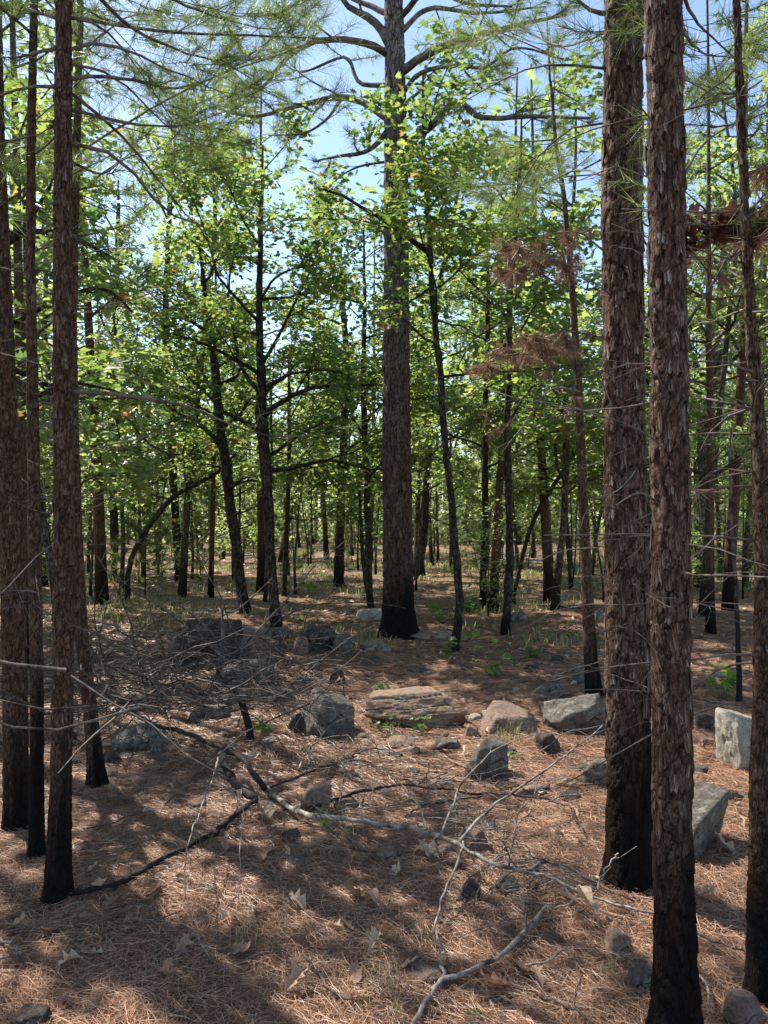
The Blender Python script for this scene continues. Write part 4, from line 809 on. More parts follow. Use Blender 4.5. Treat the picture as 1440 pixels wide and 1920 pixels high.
ROCKS = [
 ('long layered tan sandstone ledge, sunlit on top, in the middle ground', 788, 1364, 212, 62, 'rock_tan', 3, .62, -5, (0, -3), 6, .2),
 ('leaning grey boulder with a smooth sloping face left of the tan ledge', 610, 1380, 110, 78, 'rock_grey', 8, .8, 20, (0, 12), 5, .03),
 ('small dark stone tucked against the left foot of the leaning grey boulder', 560, 1376, 44, 40, 'rock_dark', 9, .9, 30, (0, 0), 4, .1),
 ('pinkish block with needle-covered sunlit top right of the tan ledge', 965, 1376, 130, 40, 'rock_pink', 22, .85, -12, (8, 6), 5, .1),
 ('low wedge of grey-tan stone against the left side of the thick trunk', 1090, 1372, 140, 62, 'rock_grey', 13, .6, 5, (0, -8), 5, .05),
 ('lichened grey boulder standing alone below the pinkish block', 908, 1462, 84, 74, 'rock_grey', 75, .8, 15, (0, 6), 5, .05),
 ('small dark split stone right of the lichened grey boulder', 1028, 1412, 54, 34, 'rock_dark', 15, .8, 40, (0, 0), 4, .1),
 ('blue-grey stone poking out left of the thick charred trunk', 1125, 1478, 66, 50, 'rock_grey', 16, .8, 0, (0, 5), 4, .05),
 ('large pale lichen-covered boulder at the right edge, lit by the sun', 1398, 1440, 118, 116, 'rock_pale', 81, .8, 25, (0, -20), 5, .04),
 ('dark grey stone in front of the gap left of the pale boulder', 1330, 1372, 52, 34, 'rock_dark', 18, .8, 0, (0, 0), 4, .1),
 ('big square-edged grey block with pale top behind the nearest trunk', 1292, 1600, 180, 100, 'rock_grey', 82, .8, 34, (12, -14), 5, .02),
 ('upright tan stone behind the fallen branch', 592, 1530, 62, 62, 'rock_tan', 20, .7, 10, (0, 14), 4, .05),
 ('flat tilted slab lying at left beside the slender leaning pine', 250, 1412, 140, 38, 'rock_grey', 21, .65, 18, (4, -9), 5, .14),
 ('little pale stone in front of the right end of the tilted slab', 292, 1416, 28, 22, 'rock_grey', 23, .9, 0, (0, 0), 3, 0),
 ('brown angular stone above the tilted slab at left', 252, 1336, 74, 36, 'rock_tan', 24, .8, 10, (0, 6), 4, .1),
 ('grey slab with hollow underneath, left of the charred crooked sapling', 390, 1354, 76, 34, 'rock_grey', 25, .8, -8, (0, 6), 4, .12),
 ('pale stone beside the bend of the charred crooked sapling', 438, 1322, 40, 34, 'rock_grey', 26, .9, 30, (0, 0), 4, .05),
 ('broad pale-topped slab right of the charred crooked sapling', 466, 1290, 120, 44, 'rock_grey', 28, .9, -15, (0, -12), 5, .1),
 ('flat bluish stone right of the charred sapling, half sunk in needles', 528, 1314, 50, 24, 'rock_grey', 29, .8, 12, (0, 0), 4, .05),
 ('big dark broken boulder under the brush pile', 400, 1244, 150, 84, 'rock_dark', 30, .9, 10, (0, 5), 5, .2),
 ('reddish dark slab under the brush pile, right half', 470, 1240, 100, 66, 'rock_pink', 34, .9, -25, (0, 14), 5, .16),
 ('grey lichened boulder at the left end of the brush pile heap', 345, 1238, 80, 48, 'rock_grey', 31, .9, 10, (0, -8), 4, .1),
 ('rounded grey stone at the foot of the forked dark oak', 517, 1202, 52, 26, 'rock_grey', 32, .8, 0, (0, 0), 4, .05),
 ('rugged dark outcrop between forked oak and big central pine', 598, 1222, 90, 50, 'rock_dark', 33, .8, 15, (0, 0), 5, .22),
 ('pinkish knob at the left end of the rugged outcrop', 562, 1228, 34, 34, 'rock_pink', 35, .8, 15, (0, 0), 4, .1),
 ('peaked grey stone at the right end of the rugged outcrop', 640, 1226, 46, 36, 'rock_grey', 36, .8, 15, (0, 0), 4, .05),
 ('pale flat stone at the left foot of the big central pine', 702, 1220, 56, 20, 'rock_tan', 37, .8, 0, (0, 0), 4, .05),
 ('low tan slab running right from the foot of the big pine', 800, 1200, 100, 14, 'rock_tan', 38, .5, 4, (0, 0), 4, .05),
 ('sunlit pale rock left of and behind the big pine foot', 696, 1162, 60, 20, 'rock_pale', 39, .8, 10, (0, 0), 4, .05),
 ('small dark pointed stone on the open needle floor', 632, 1282, 36, 28, 'rock_dark', 40, .8, 0, (0, 0), 4, .05),
 ('low grey stone in the needles left of the rusty pine foot', 1032, 1308, 68, 24, 'rock_grey', 41, .8, -5, (0, 0), 4, .05),
 ('small grey stone half behind the rusty pine foot', 1092, 1284, 44, 32, 'rock_grey', 42, .8, 20, (0, 0), 4, .05),
 ('tan knobby stone in the foreground right, left of the nearest trunk', 1160, 1792, 54, 46, 'rock_tan', 43, .9, 15, (0, 0), 4, .05),
 ('blue-grey flat stone just below the tan knobby one', 1205, 1858, 66, 42, 'rock_grey', 44, .8, 0, (0, 8), 4, .05),
 ('pinkish pale stone in the lower right corner', 1398, 1928, 90, 60, 'rock_pink', 45, .8, 10, (0, 0), 4, .05),
 ('dark tilted stone sunk in needles in the front middle', 878, 1690, 48, 40, 'rock_dark', 46, .6, 20, (0, 22), 4, .05),
 ('brown-grey stone right of the dark tilted one', 950, 1676, 52, 34, 'rock_grey', 47, .8, 10, (0, 0), 4, .05),
 ('flat pinkish slab sunk under the fallen branch', 888, 1600, 66, 40, 'rock_pink', 76, 1.2, 0, (0, 0), 4, .03),
 ('buried flat slab showing through needles in the lower middle', 790, 1850, 90, 24, 'rock_pink', 49, 1.3, 10, (0, 0), 4, .02),
 ('small tan stone just under the middle of the fallen branch', 830, 1608, 50, 24, 'rock_tan', 50, .8, 5, (0, 4), 4, .05),
 ('brown stone left of the small tan one, below the branch', 724, 1616, 54, 28, 'rock_pink', 51, .8, 5, (0, 0), 4, .05),
 ('flat tan slab right of the lichened grey boulder, low in the needles', 985, 1496, 76, 22, 'rock_tan', 52, .6, 0, (0, 0), 4, .08),
 ('tiny tan stone alone on the needles left of the thick trunk', 1092, 1586, 26, 16, 'rock_tan', 53, .8, 0, (0, 0), 3, 0),
 ('dark stone peeping out in the lower left corner', 55, 1935, 74, 40, 'rock_dark', 54, .9, 0, (0, 10), 4, 0),
 ('small grey flat stone left of the fallen branch in the sun patch edge', 553, 1622, 40, 16, 'rock_grey', 55, .8, 0, (0, 0), 3, 0),
 ('brown slab behind the fallen branch fork', 650, 1520, 60, 24, 'rock_pink', 56, .8, 0, (0, 0), 4, .05),
 ('low grey stone above the lichened boulder, left side', 838, 1408, 60, 22, 'rock_grey', 57, .8, 0, (0, 0), 4, .05),
 ('small brown stone against the lower left of the pinkish block', 885, 1384, 34, 26, 'rock_tan', 58, .8, 0, (0, 0), 4, .05),
 ('small pale stone between the tan ledge and the pinkish block', 893, 1352, 32, 14, 'rock_pale', 59, .8, 0, (0, 0), 3, .05),
 ('low stone among needles in front of the tan ledge', 745, 1402, 60, 16, 'rock_tan', 60, .8, 0, (0, 0), 3, .05),
 ('grey boulder in the sunny middle distance right of the wavy oak', 972, 1165, 40, 16, 'rock_grey', 61, .8, 0, (0, 0), 4, .05),
 ('standing grey stone in the middle distance near the rusty pine', 1122, 1168, 20, 24, 'rock_grey', 62, .8, 0, (0, 0), 4, .05),
 ('lichened rock right behind the wavy oak', 882, 1145, 44, 26, 'rock_grey', 63, .8, 0, (0, 0), 4, .05),
]
for q in ROCKS:
    lab, x, y, wp, hp, mt, sd, dr, yaw, tl, sub, st = q; small = wp < 60
    kw = dict(planes=3, rough=.035) if 'ledge' in lab or 'slab' in lab or 'block' in lab else {}
    rock(lab, x, y, wp, hp, mt, sd*7+1, dr, yaw, tl, sub, st, name='stone' if small else 'boulder', cat='stone' if small else 'boulder', **kw)
# more small stones lying about, mid and far
rng = np.random.default_rng(77); protos_st = [rock_mesh((1, .8, .55), 300+k, m_, 3, .08) for k, m_ in enumerate(('rock_grey', 'rock_pink', 'rock_dark', 'rock_tan', 'rock_pale', 'rock_grey'))]
SD = ['grey', 'pinkish', 'dark', 'tan', 'pale', 'blue grey']
for q in range(270):
    y = 2.6+rng.random()**.8*24; x = rng.uniform(-1, 1)*(y*.5+.2)
    if q % 2: y = rng.uniform(3.6, 9.5); x = rng.normal(0, .3)*y*.9
    k = int(rng.integers(6)); s = rng.uniform(.035, .10)*(1+y*.09)*(1.6 if rng.random() < .12 else 1)
    o = bpy.data.objects.new('stone', protos_st[k]); COL.objects.link(o); o.location = (x, y, float(terrain(x, y))+s*.08); o.rotation_euler = (rng.normal(0, .15), rng.normal(0, .15), rng.uniform(0, 6.28)); o.scale = (s, s, s*rng.uniform(.5, 1.0))
    reg = 'the near needle floor' if y < 6 else 'the open floor round the ledge and outcrop' if y < 11 else 'the sunny floor under the far trees'
    tag(o, f'small {SD[k]} stone half sunk in {reg}', 'stone', f'small {SD[k]} stones on {reg}')

# ------------------------------------------------------------------ fallen dead branches and sticks
def traced_branch(name, label, main, r0, r1, mat, seed, subs=(), cat='branch', fine=2.0, char=None, sides=8, group=None, origin=None, sublen=.28):
    """main: [(x, y, lift)] seen in the photo, lift above the ground"""
    rng = np.random.default_rng(seed); P = np.array([gp(x, y, l) for x, y, l in main]); n = max(8, int(np.linalg.norm(np.diff(P, axis=0), axis=1).sum()/.05))
    p = resample(P, n); p[1:-1] += rng.normal(0, .0045, p[1:-1].shape); org = P[0].copy(); org[2] = float(terrain(org[0], org[1]))
    t = thing(name, org, label, cat, group); b = Buf(); ch = None
    if char is not None: ch = np.interp(np.linspace(0, 1, n), [0, 1], char)
    tube(b, p, np.linspace(r0, r1, n)*(1+.2*vnoise(np.arange(n)*.9, seed)), sides, char=ch, rough=.25)
    if fine: branchlets(b, p, r0*.35, rng, 'bare', fine*1.8, .1, sublen, 2, .0013)
    ob('stem', b.mesh('stem', M[mat], origin=org), t)
    for k, s in enumerate(subs):
        pts, a, c = s[:3]; m2 = s[3] if len(s) > 3 else mat
        q = resample(np.array([gp(x, y, l) for x, y, l in pts]), 16); q[1:-1] += rng.normal(0, .004, q[1:-1].shape); b = Buf(); tube(b, q, np.linspace(a, c, 16), 6, rough=.1)
        branchlets(b, q, a*.5, rng, 'bare', 4.0, .2, .35, 1, .0012); ob('side_branch', b.mesh('side_branch', M[m2], origin=org), t)
    return t
def tangle(parent, line, n, seed, mat, up=.12):
    rng = np.random.default_rng(seed); b = Buf(); org = np.array(parent.location)
    for q in range(n):
        k = rng.integers(len(line)-1); u = rng.random(); x, y = (np.array(line[k][:2])*(1-u)+np.array(line[k+1][:2])*u); p0 = gp(x+rng.normal(0, 14), y+rng.normal(0, 10), rng.uniform(.01, up))
        p = wander(p0, (rng.normal(0, 1), rng.normal(0, .6), rng.normal(.05, .3)), rng.uniform(.12, .5), 6, .17, -.02, rng); p[:, 2] = np.maximum(p[:, 2], terrain(p[:, 0], p[:, 1])+.01)
        tube(b, p, np.linspace(rng.uniform(.0018, .0042), .001, 7), 4, cap=False)
    ob('twigs', b.mesh('twigs', M[mat], origin=org), parent, kind='stuff')
main_branch = traced_branch('fallen_branch', 'long grey dead branch lying right across the foreground with many side branches', [(500, 1478, .05), (540, 1512, .05), (565, 1525, .06), (620, 1532, .08), (700, 1543, .10), (800, 1560, .12), (862, 1582, .13), (905, 1612, .12), (955, 1630, .12), (1010, 1640, .10), (1060, 1655, .08), (1110, 1680, .07), (1170, 1700, .06), (1254, 1720, .05)], .017, .004, 'dead', 401,
   subs=[([(860, 1580, .13), (905, 1530, .16), (970, 1480, .2), (1035, 1435, .25), (1100, 1385, .28), (1130, 1360, .3)], .008, .003),
         ([(828, 1565, .13), (845, 1520, .16), (880, 1450, .22), (940, 1400, .26), (1010, 1375, .3), (1090, 1368, .3)], .0065, .002),
         ([(868, 1578, .13), (862, 1610, .12), (838, 1665, .09), (820, 1720, .06), (815, 1750, .05)], .006, .0045),
         ([(985, 1632, .1), (1030, 1618, .09), (1070, 1628, .08), (1120, 1658, .05), (1190, 1690, .04)], .007, .003, 'twig'),
         ([(955, 1628, .12), (962, 1580, .15), (970, 1530, .18), (1000, 1490, .2), (1020, 1440, .24)], .005, .002, 'twig'),
         ([(800, 1555, .12), (790, 1520, .14), (755, 1475, .18), (690, 1435, .2), (600, 1430, .2)], .005, .002),
         ([(1110, 1680, .07), (1125, 1650, .12), (1160, 1600, .2)], .005, .003), ([(620, 1535, .06), (655, 1570, .04), (700, 1600, .03), (745, 1640, .02)], .005, .002, 'twig'),
         ([(1090, 1670, .06), (1060, 1700, .05), (1000, 1690, .04), (950, 1680, .03)], .004, .002), ([(865, 1580, .12), (905, 1640, .08), (890, 1690, .05), (940, 1755, .03)], .003, .0015, 'twig')])
tangle(main_branch, [(600, 1530), (700, 1500), (820, 1480), (900, 1530), (960, 1600), (1060, 1650)], 120, 71, 'dead', .16)
tangle(main_branch, [(560, 1440), (700, 1440), (850, 1450), (1000, 1480)], 60, 72, 'dead_brown', .14)
traced_branch('fallen_branch', 'burnt black curved limb arching down from the pine into the foreground branch', [(150, 1230, .35), (215, 1300, .3), (290, 1358, .22), (350, 1375, .2), (410, 1400, .2), (455, 1425, .18), (480, 1455, .12), (498, 1480, .06)], .010, .016, 'dead_dark', 402, char=(.1, .9), fine=2.2)
traced_branch('fallen_branch', 'dark branch lying behind the long grey one, curving up left and right', [(572, 1528, .05), (620, 1500, .06), (690, 1480, .08), (760, 1472, .1), (830, 1480, .1), (900, 1488, .09), (980, 1492, .08), (1050, 1505, .06), (1100, 1570, .03)], .010, .004, 'dead_dark', 403, char=(.8, .2), fine=2.5,
   subs=[([(760, 1530, .06), (800, 1510, .07), (850, 1500, .08), (905, 1492, .09)], .007, .004), ([(780, 1475, .1), (800, 1455, .14), (805, 1430, .2)], .006, .003)])
traced_branch('fallen_branch', 'dark forked branch lying left of the tan ledge with upcurved end', [(500, 1478, .05), (560, 1455, .06), (640, 1428, .07), (665, 1425, .08), (740, 1455, .07), (800, 1478, .06)], .008, .004, 'dead_dark', 404, char=(.7, .2), fine=2.2,
   subs=[([(560, 1445, .04), (575, 1410, .07), (610, 1385, .1), (650, 1380, .12), (670, 1400, .1)], .007, .002, 'dead'), ([(640, 1428, .07), (690, 1405, .08), (765, 1410, .06)], .006, .003), ([(575, 1440, .04), (590, 1400, .1), (625, 1355, .2), (690, 1335, .25)], .003, .0015, 'dead')])
traced_branch('charred_log', 'short knobbly charred log standing in the needles left of the long branch', [(412, 1412, .12), (425, 1440, .07), (440, 1470, .05), (462, 1485, .04), (480, 1500, .03)], .026, .018, 'dead_dark', 405, char=(1, .6), fine=0, cat='log')
traced_branch('charred_stick', 'curved black stick leaning from the foot of the straight left pine', [(128, 1672, .03), (180, 1668, .02), (240, 1648, .02), (300, 1614, .02), (350, 1588, .03), (400, 1562, .03), (440, 1530, .03), (480, 1500, .04)], .012, .014, 'dead_dark', 406, char=(1, .9), fine=0, cat='stick')
traced_branch('hanging_twig', 'long pale twig arching down in front, its tip bent to the ground', [(412, 1412, .25), (398, 1460, .25), (372, 1530, .25), (353, 1590, .22), (349, 1660, .16), (360, 1720, .09), (375, 1765, .04), (400, 1806, .01)], .005, .0022, 'dead', 407, fine=.6, cat='twig', sides=6)
traced_branch('hanging_twig', 'second thin pale twig, hanging right of the long pale one', [(404, 1450, .25), (435, 1490, .25), (455, 1520, .22), (452, 1580, .18), (448, 1640, .1), (448, 1702, .02)], .0038, .0018, 'dead', 408, fine=.6, cat='twig', sides=6)
traced_branch('fallen_branch', 'bare grey forked branch lying at the bottom of the photo, middle right', [(1022, 1700, .07), (985, 1745, .05), (930, 1796, .04), (880, 1822, .035), (830, 1835, .03)], .0065, .009, 'dead', 409, fine=1.2,
   subs=[([(830, 1835, .03), (805, 1870, .03), (775, 1918, .02), (750, 1960, .02)], .0075, .007), ([(830, 1833, .03), (826, 1795, .05), (826, 1775, .06), (818, 1745, .06)], .006, .004), ([(990, 1740, .05), (985, 1715, .08), (975, 1680, .1)], .005, .003)])
for k, (pts, r, mt, lab) in enumerate([
   ([(1300, 1745, .04), (1335, 1762, .05), (1395, 1782, .04)], .005, 'dead', 'pale stick lying right of the nearest trunk foot'),
   ([(1300, 1815, .03), (1325, 1850, .05), (1335, 1900, .04)], .005, 'dead', 'short pale stick pointing down beside the nearest trunk, lower right'),
   ([(985, 1810, .02), (1020, 1800, .04), (1070, 1775, .03)], .004, 'dead', 'thin pale twig between forked branch and tan knobby stone'),
   ([(0, 1758, .03), (30, 1780, .04), (45, 1800, .03)], .006, 'dead', 'bent pale stick at the left edge near the bottom'),
   ([(-5, 1800, .03), (20, 1795, .02), (70, 1775, .02)], .005, 'dead', 'pale stick crossing the bent one at the left edge'),
   ([(570, 1790, .01), (610, 1840, .02), (640, 1870, .02), (680, 1876, .02)], .006, 'twig', 'brown stick half buried near the bottom, left of middle'),
   ([(155, 1555, .02), (210, 1545, .02), (285, 1510, .02)], .004, 'dead_dark', 'thin dark stick in the sun patch at left'),
   ([(640, 1272, .16), (642, 1290, .1), (646, 1304, .03), (690, 1310, .02)], .007, 'dead_dark', 'small upturned dark stick left of the tan ledge'),
   ([(975, 1850, .01), (1040, 1880, .02), (1100, 1910, .02)], .006, 'twig', 'brown stick low in the needles at the bottom right of middle'),
   ([(340, 1420, .02), (375, 1432, .03), (385, 1405, .04)], .003, 'dead', 'tiny crooked twig on the needles right of the tilted slab'),
   ([(1020, 1505, .05), (1045, 1495, .08), (1120, 1484, .1)], .004, 'dead', 'straight pale twig reaching towards the thick charred trunk'),
   ([(430, 1175, .3), (400, 1170, .35), (300, 1190, .25), (205, 1165, .2)], .012, 'dead_dark', 'long dark limb resting on top of the brush pile'),
   ([(1130, 1360, .1), (1060, 1375, .1), (1000, 1420, .04), (960, 1440, .02)], .005, 'twig', 'dark twig trailing from the wedge stone to the lichened boulder'),
   ([(1008, 1135, .02), (1060, 1138, .03), (1110, 1142, .02)], .02, 'dead_dark', 'dark fallen log in the sunny middle distance near the rusty pine'),
   ([(560, 1095, .02), (600, 1090, .06), (650, 1098, .02)], .03, 'dead_dark', 'dark fallen log beyond the forked oak in the sun')]):
    traced_branch('fallen_stick', lab, pts, r, r*.6, mt, 500+k, fine=1.0 if r < .01 else 0, cat='stick', sides=6)
# brush pile: a dead fallen treetop
def brush():
    rng = np.random.default_rng(9); org = gp(440, 1240); org[2] = float(terrain(org[0], org[1]))
    t = thing('brush_pile', org, 'tangled pile of bare grey dead branches heaped over the rocks at left', 'brush pile'); tw = Buf()
    starts = [(436, 1235, .10)]*12 + [(300, 1290, .05)]*6 + [(180, 1250, .1)]*8 + [(540, 1250, .05)]*3
    for k, (sx, sy, sl) in enumerate(starts):
        p0 = gp(sx+rng.normal(0, 14), sy+rng.normal(0, 8), sl)
        if k < 12: d_ = (rng.uniform(-1, -.25) if k % 4 else rng.uniform(.2, .8), rng.uniform(-.6, .3), rng.uniform(.05, .75)); L = rng.uniform(1.0, 2.1)
        elif k < 18: d_ = (rng.uniform(-.8, .8), rng.uniform(-.5, .5), rng.uniform(.2, .9)); L = rng.uniform(.7, 1.4)
        elif k < 26: d_ = (rng.uniform(-.3, 1), rng.uniform(-.4, .4), rng.uniform(.2, 1.0)); L = rng.uniform(.8, 1.6)
        else: d_ = (rng.uniform(-.2, .7), rng.uniform(-.5, .1), rng.uniform(.1, .4)); L = rng.uniform(.5, .9)
        lp = wander(p0, d_, L, 12, .09, -.055, rng); g = terrain(lp[:, 0], lp[:, 1])+.02; lp[:, 2] = np.maximum(lp[:, 2], g)
        b = Buf(); r = rng.uniform(.007, .016); tube(b, lp, np.linspace(r, .003, len(lp)), 6, rough=.12); branchlets(b, lp, r*.5, rng, 'bare', 5.0, .1, .5, 2, .0024)
        ob('limb', b.mesh('limb', M['dead_brown' if rng.random() < .5 else 'dead_dark'], origin=org), t)
    tw2 = Buf()
    for q in range(480):
        x = rng.uniform(120, 600); y = 1330-abs(rng.normal(0, 1))*75; lf = abs(rng.normal(.18, .22))*(1.6 if x < 330 else 1); p0 = gp(x, max(y, 1150), lf)
        lp = wander(p0, (rng.normal(0, 1), rng.normal(0, .5), rng.normal(.1, .35)), rng.uniform(.25, .8), 5, .16, -.05, rng); tube(tw if q % 5 < 2 else tw2, lp, np.linspace(.005, .002, 6), 3, cap=False)
    ob('twigs', tw.mesh('twigs', M['dead_brown'], origin=org), t, kind='stuff'); ob('dark_twigs', tw2.mesh('dark_twigs', M['dead_dark'], origin=org), t, kind='stuff')
brush()

# ------------------------------------------------------------------ fallen oak leaves (curled blades, each its own object)
def dry_leaf_mesh(seed, mat, living=False):
    rng = np.random.default_rng(seed); st = 13; xs_ = np.linspace(0, 1, st); env = .30*np.sin(math.pi*np.clip(xs_, .03, .97)**.8)**.6
    prof = env*(1+.42*np.cos(xs_*math.pi*2*2.7+rng.normal(0, .4)))*(1+rng.normal(0, .08, st)); prof[0] = .02; prof[-1] = .04
    curl = rng.choice([-1, 1])*rng.uniform(.5, 1.9) if not living else .3; fold = rng.uniform(.2, 1.0) if not living else .25; tw = rng.normal(0, .8)
    V = []
    for k in range(st):
        a = curl*xs_[k]; cx_ = math.sin(a)/curl if abs(curl) > .05 else xs_[k]; cz = (1-math.cos(a))/curl if abs(curl) > .05 else 0
        xo = .03
        for s in (-1, 0, 1):
            wv = prof[k]*(1+.25*rng.normal()*abs(s)*(not living)); yy = s*wv*math.cos(fold*abs(s)); zz = cz + abs(s)*wv*math.sin(fold) + s*wv*tw*xs_[k]*.5
            V.append((cx_+(xo if s else 0), yy, zz+rng.normal(0, .012)))
    V = np.array(V); f = []
    for k in range(st-1):
        for c in (0, 1): q = k*3+c; f.append((q, q+1, q+4, q+3))
    b = Buf(); b.add(V - np.array([.5, 0, V[:, 2].min()]), np.array(f)); return b.mesh('dry_leaf', M[mat], shade=True, attrs=False)
DL = [dry_leaf_mesh(600+k, 'leaf_dry_near') for k in range(12)]
def dry_leaf(x, y, s, label, group=None, k=None, lift=0.01, world=None):
    p = gp(x, y) if world is None else world; o = bpy.data.objects.new('fallen_leaf', DL[random.randrange(len(DL)) if k is None else k]); COL.objects.link(o)
    o.location = (p[0], p[1], float(terrain(p[0], p[1]))+lift); o.rotation_euler = (random.gauss(0, .3), random.gauss(0, .3), random.uniform(0, 6.28)); o.scale = (s,)*3; return tag(o, label, 'leaf', group)
LV = [(455, 1790, .16, 'upright folded tan leaf below the tip of the long pale twig'), (550, 1855, .17, 'wide pale lobed leaf at the bottom left of middle'), (660, 1690, .19, 'pale lobed leaf with a brown centre in the front middle'),
      (645, 1745, .15, 'curled pale leaf below the one with a brown centre'), (315, 1838, .12, 'small starry leaf near the bottom left'), (140, 1818, .15, 'flat pale leaf in the lower left'), (218, 1718, .22, 'large tan leaf lying right of the straight pine foot'),
      (290, 1680, .2, 'narrow tan leaf right of the large tan one'), (170, 1640, .14, 'folded tan leaf just right of the straight pine foot'), (340, 1645, .13, 'upright tan leaf by the curved black stick'), (560, 1705, .15, 'brown rolled leaf left of the pale lobed leaf'),
      (520, 1700, .12, 'small grey curled leaf left of the brown rolled one'), (425, 1735, .16, 'tan leaf right of the long pale twig tip'), (965, 1820, .2, 'large upright tan leaf beside the forked bottom branch'), (925, 1860, .2, 'flat tan leaf below the forked bottom branch'),
      (1005, 1850, .14, 'tan leaf between forked branch and brown stick'), (1105, 1730, .25, 'large starry pale leaf under the long branch'), (1065, 1690, .13, 'brown leaf under the tip of the long branch'), (1335, 1690, .15, 'pale lobed leaf between the two right-hand trunks'),
      (800, 1605, .22, 'curled russet leaf under the middle of the long branch'), (745, 1640, .13, 'amber leaf on dark stone below the long branch'), (495, 1610, .15, 'dark brown crumpled leaf near the sun patch'), (540, 1570, .2, 'brown crumpled leaf in the sun patch by the long branch'),
      (480, 1540, .22, 'bright curled leaf in the middle of the sun patch'), (240, 1510, .22, 'bright curled leaves heap at the left sun patch'), (500, 1535, .2, 'pale curled leaf at the right side of the sun patch'), (985, 1535, .12, 'pale leaf on the needles right of the lichened boulder'),
      (1050, 1470, .17, 'reddish curled leaf below the dark split stone'), (1355, 1600, .25, 'long rolled tan leaf right of the square block'), (1240, 1480, .1, 'small leaf against the thick trunk'), (35, 1745, .15, 'pile of grey leaves at the left edge'), (95, 1755, .16, 'pale grey leaf left of the large tan one'), (700, 1790, .14, 'grey crumpled leaf in the front middle'), (670, 1840, .12, 'brown leaf near bottom middle')]
for x, y, s, lab in LV: dry_leaf(x, y, s*.64, lab)
for q in range(290):
    y = 2.3+random.random()**.75*8.5; x = random.uniform(-1, 1)*(y*.51)
    c = vx = float(vnoise(x*1.1+2, y*1.1)); 
    reg = 'the front needle floor' if y < 4.2 else 'the middle needle floor' if y < 7 else 'the needle floor near the outcrop'
    sd = 'left part' if x < -.15*y else 'right part' if x > .15*y else 'centre'
    dry_leaf(0, 0, random.uniform(.05, .10), f'small dry oak leaf on {reg}, {sd}', f'small dry leaves on {reg}, {sd}', world=(x, y), lift=.006)
# uncountable leaf litter and twiglets further off
rng = np.random.default_rng(44); n = 9000; x, y = scatter_frustum(n, 5, 34, .8, rng, 1.0); kp = fbm(x*.7, y*.7, 0, 3) > -.15; x, y = x[kp], y[kp]; n = len(x); b = Buf()
a = rng.uniform(0, 6.28, n); spread_tpl(b, TPL['mid'], np.stack([x, y, terrain(x, y)+.02], 1), np.stack([np.cos(a), np.sin(a), rng.normal(0, .25, n)], 1), np.stack([rng.normal(0, .45, n), rng.normal(0, .45, n), np.ones(n)], 1), rng.uniform(.05, .10, n)*(1+y*.02))
ob('leaf_litter', b.mesh('leaf_litter', M['leaf_dry'], shade=False, attrs=False), kind='stuff')
n = 1400; x, y = scatter_frustum(n, 2.2, 26, .8, rng, .6); b = Buf()
for q in range(n):
    L = rng.uniform(.08, .3)*(1+y[q]*.03); a = rng.uniform(0, 6.28); c = np.array([x[q], y[q], 0]); dv = np.array([math.cos(a), math.sin(a), 0])
    p = np.array([c-dv*L*.5, c+np.array([rng.normal(0, .01), rng.normal(0, .01), 0]), c+dv*L*.5]); p[:, 2] = terrain(p[:, 0], p[:, 1])+.012+rng.uniform(0, .03)*np.array([0, .5, 1]); tube(b, p, [.0025*(1+y[q]*.1), .002*(1+y[q]*.1), .001], 3, cap=False)
for q in range(260):
    yq = rng.uniform(2.6, 7.5); xq = rng.normal(.15*yq*.5, .28*yq) if q % 2 else rng.uniform(-1, 1)*yq*.52; L = rng.uniform(.15, .5); a = rng.uniform(0, 6.28)
    p = wander((xq, yq, 0), (math.cos(a), math.sin(a), 0), L, 6, .16, 0, rng); p[:, 2] = terrain(p[:, 0], p[:, 1])+.012+np.abs(p[:, 2])*.3+rng.uniform(0, .02); tube(b, p, np.linspace(rng.uniform(.0015, .003), .001, 7), 4, cap=False)
ob('twig_litter', b.mesh('twig_litter', M['twig']), kind='stuff')
# ------------------------------------------------------------------ ground plants
def blades(b, cx_, cy_, n, h, spread, rng, wd=.004):
    x = cx_+rng.normal(0, spread, n); y = cy_+rng.normal(0, spread, n); z = terrain(x, y); a = rng.uniform(0, 6.28, n); H = h*rng.uniform(.5, 1.2, n); ln_ = rng.uniform(.2, .9, n)*H
    s = np.stack([-np.sin(a), np.cos(a), 0*a], 1)*wd*.5; p0 = np.stack([x, y, z], 1); p1 = p0+np.stack([np.cos(a)*ln_*.35, np.sin(a)*ln_*.35, H*.65], 1); p2 = p0+np.stack([np.cos(a)*ln_, np.sin(a)*ln_, H*(.95-.3*ln_/H)], 1)
    v = np.stack([p0-s, p0+s, p1+s*.8, p1-s*.8, p2], 1).reshape(-1, 3); o = (np.arange(n)*5)[:, None]; b.add(v, [o+np.array([[0, 1, 2, 3]]), o+np.array([[3, 2, 4]])])
rng = np.random.default_rng(52); b = Buf()
for q in range(520):
    y = 9+rng.random()*28; x = rng.uniform(-1, 1)*(y*.53+1)
    if fbm(x*.5, y*.5, 4, 2) < -.05: continue
    blades(b, x, y, 34, .13+.004*y, .22, rng, .006+y*.0006)
ob('forest_grass', b.mesh('forest_grass', M['grass'], shade=False, attrs=False), kind='stuff')
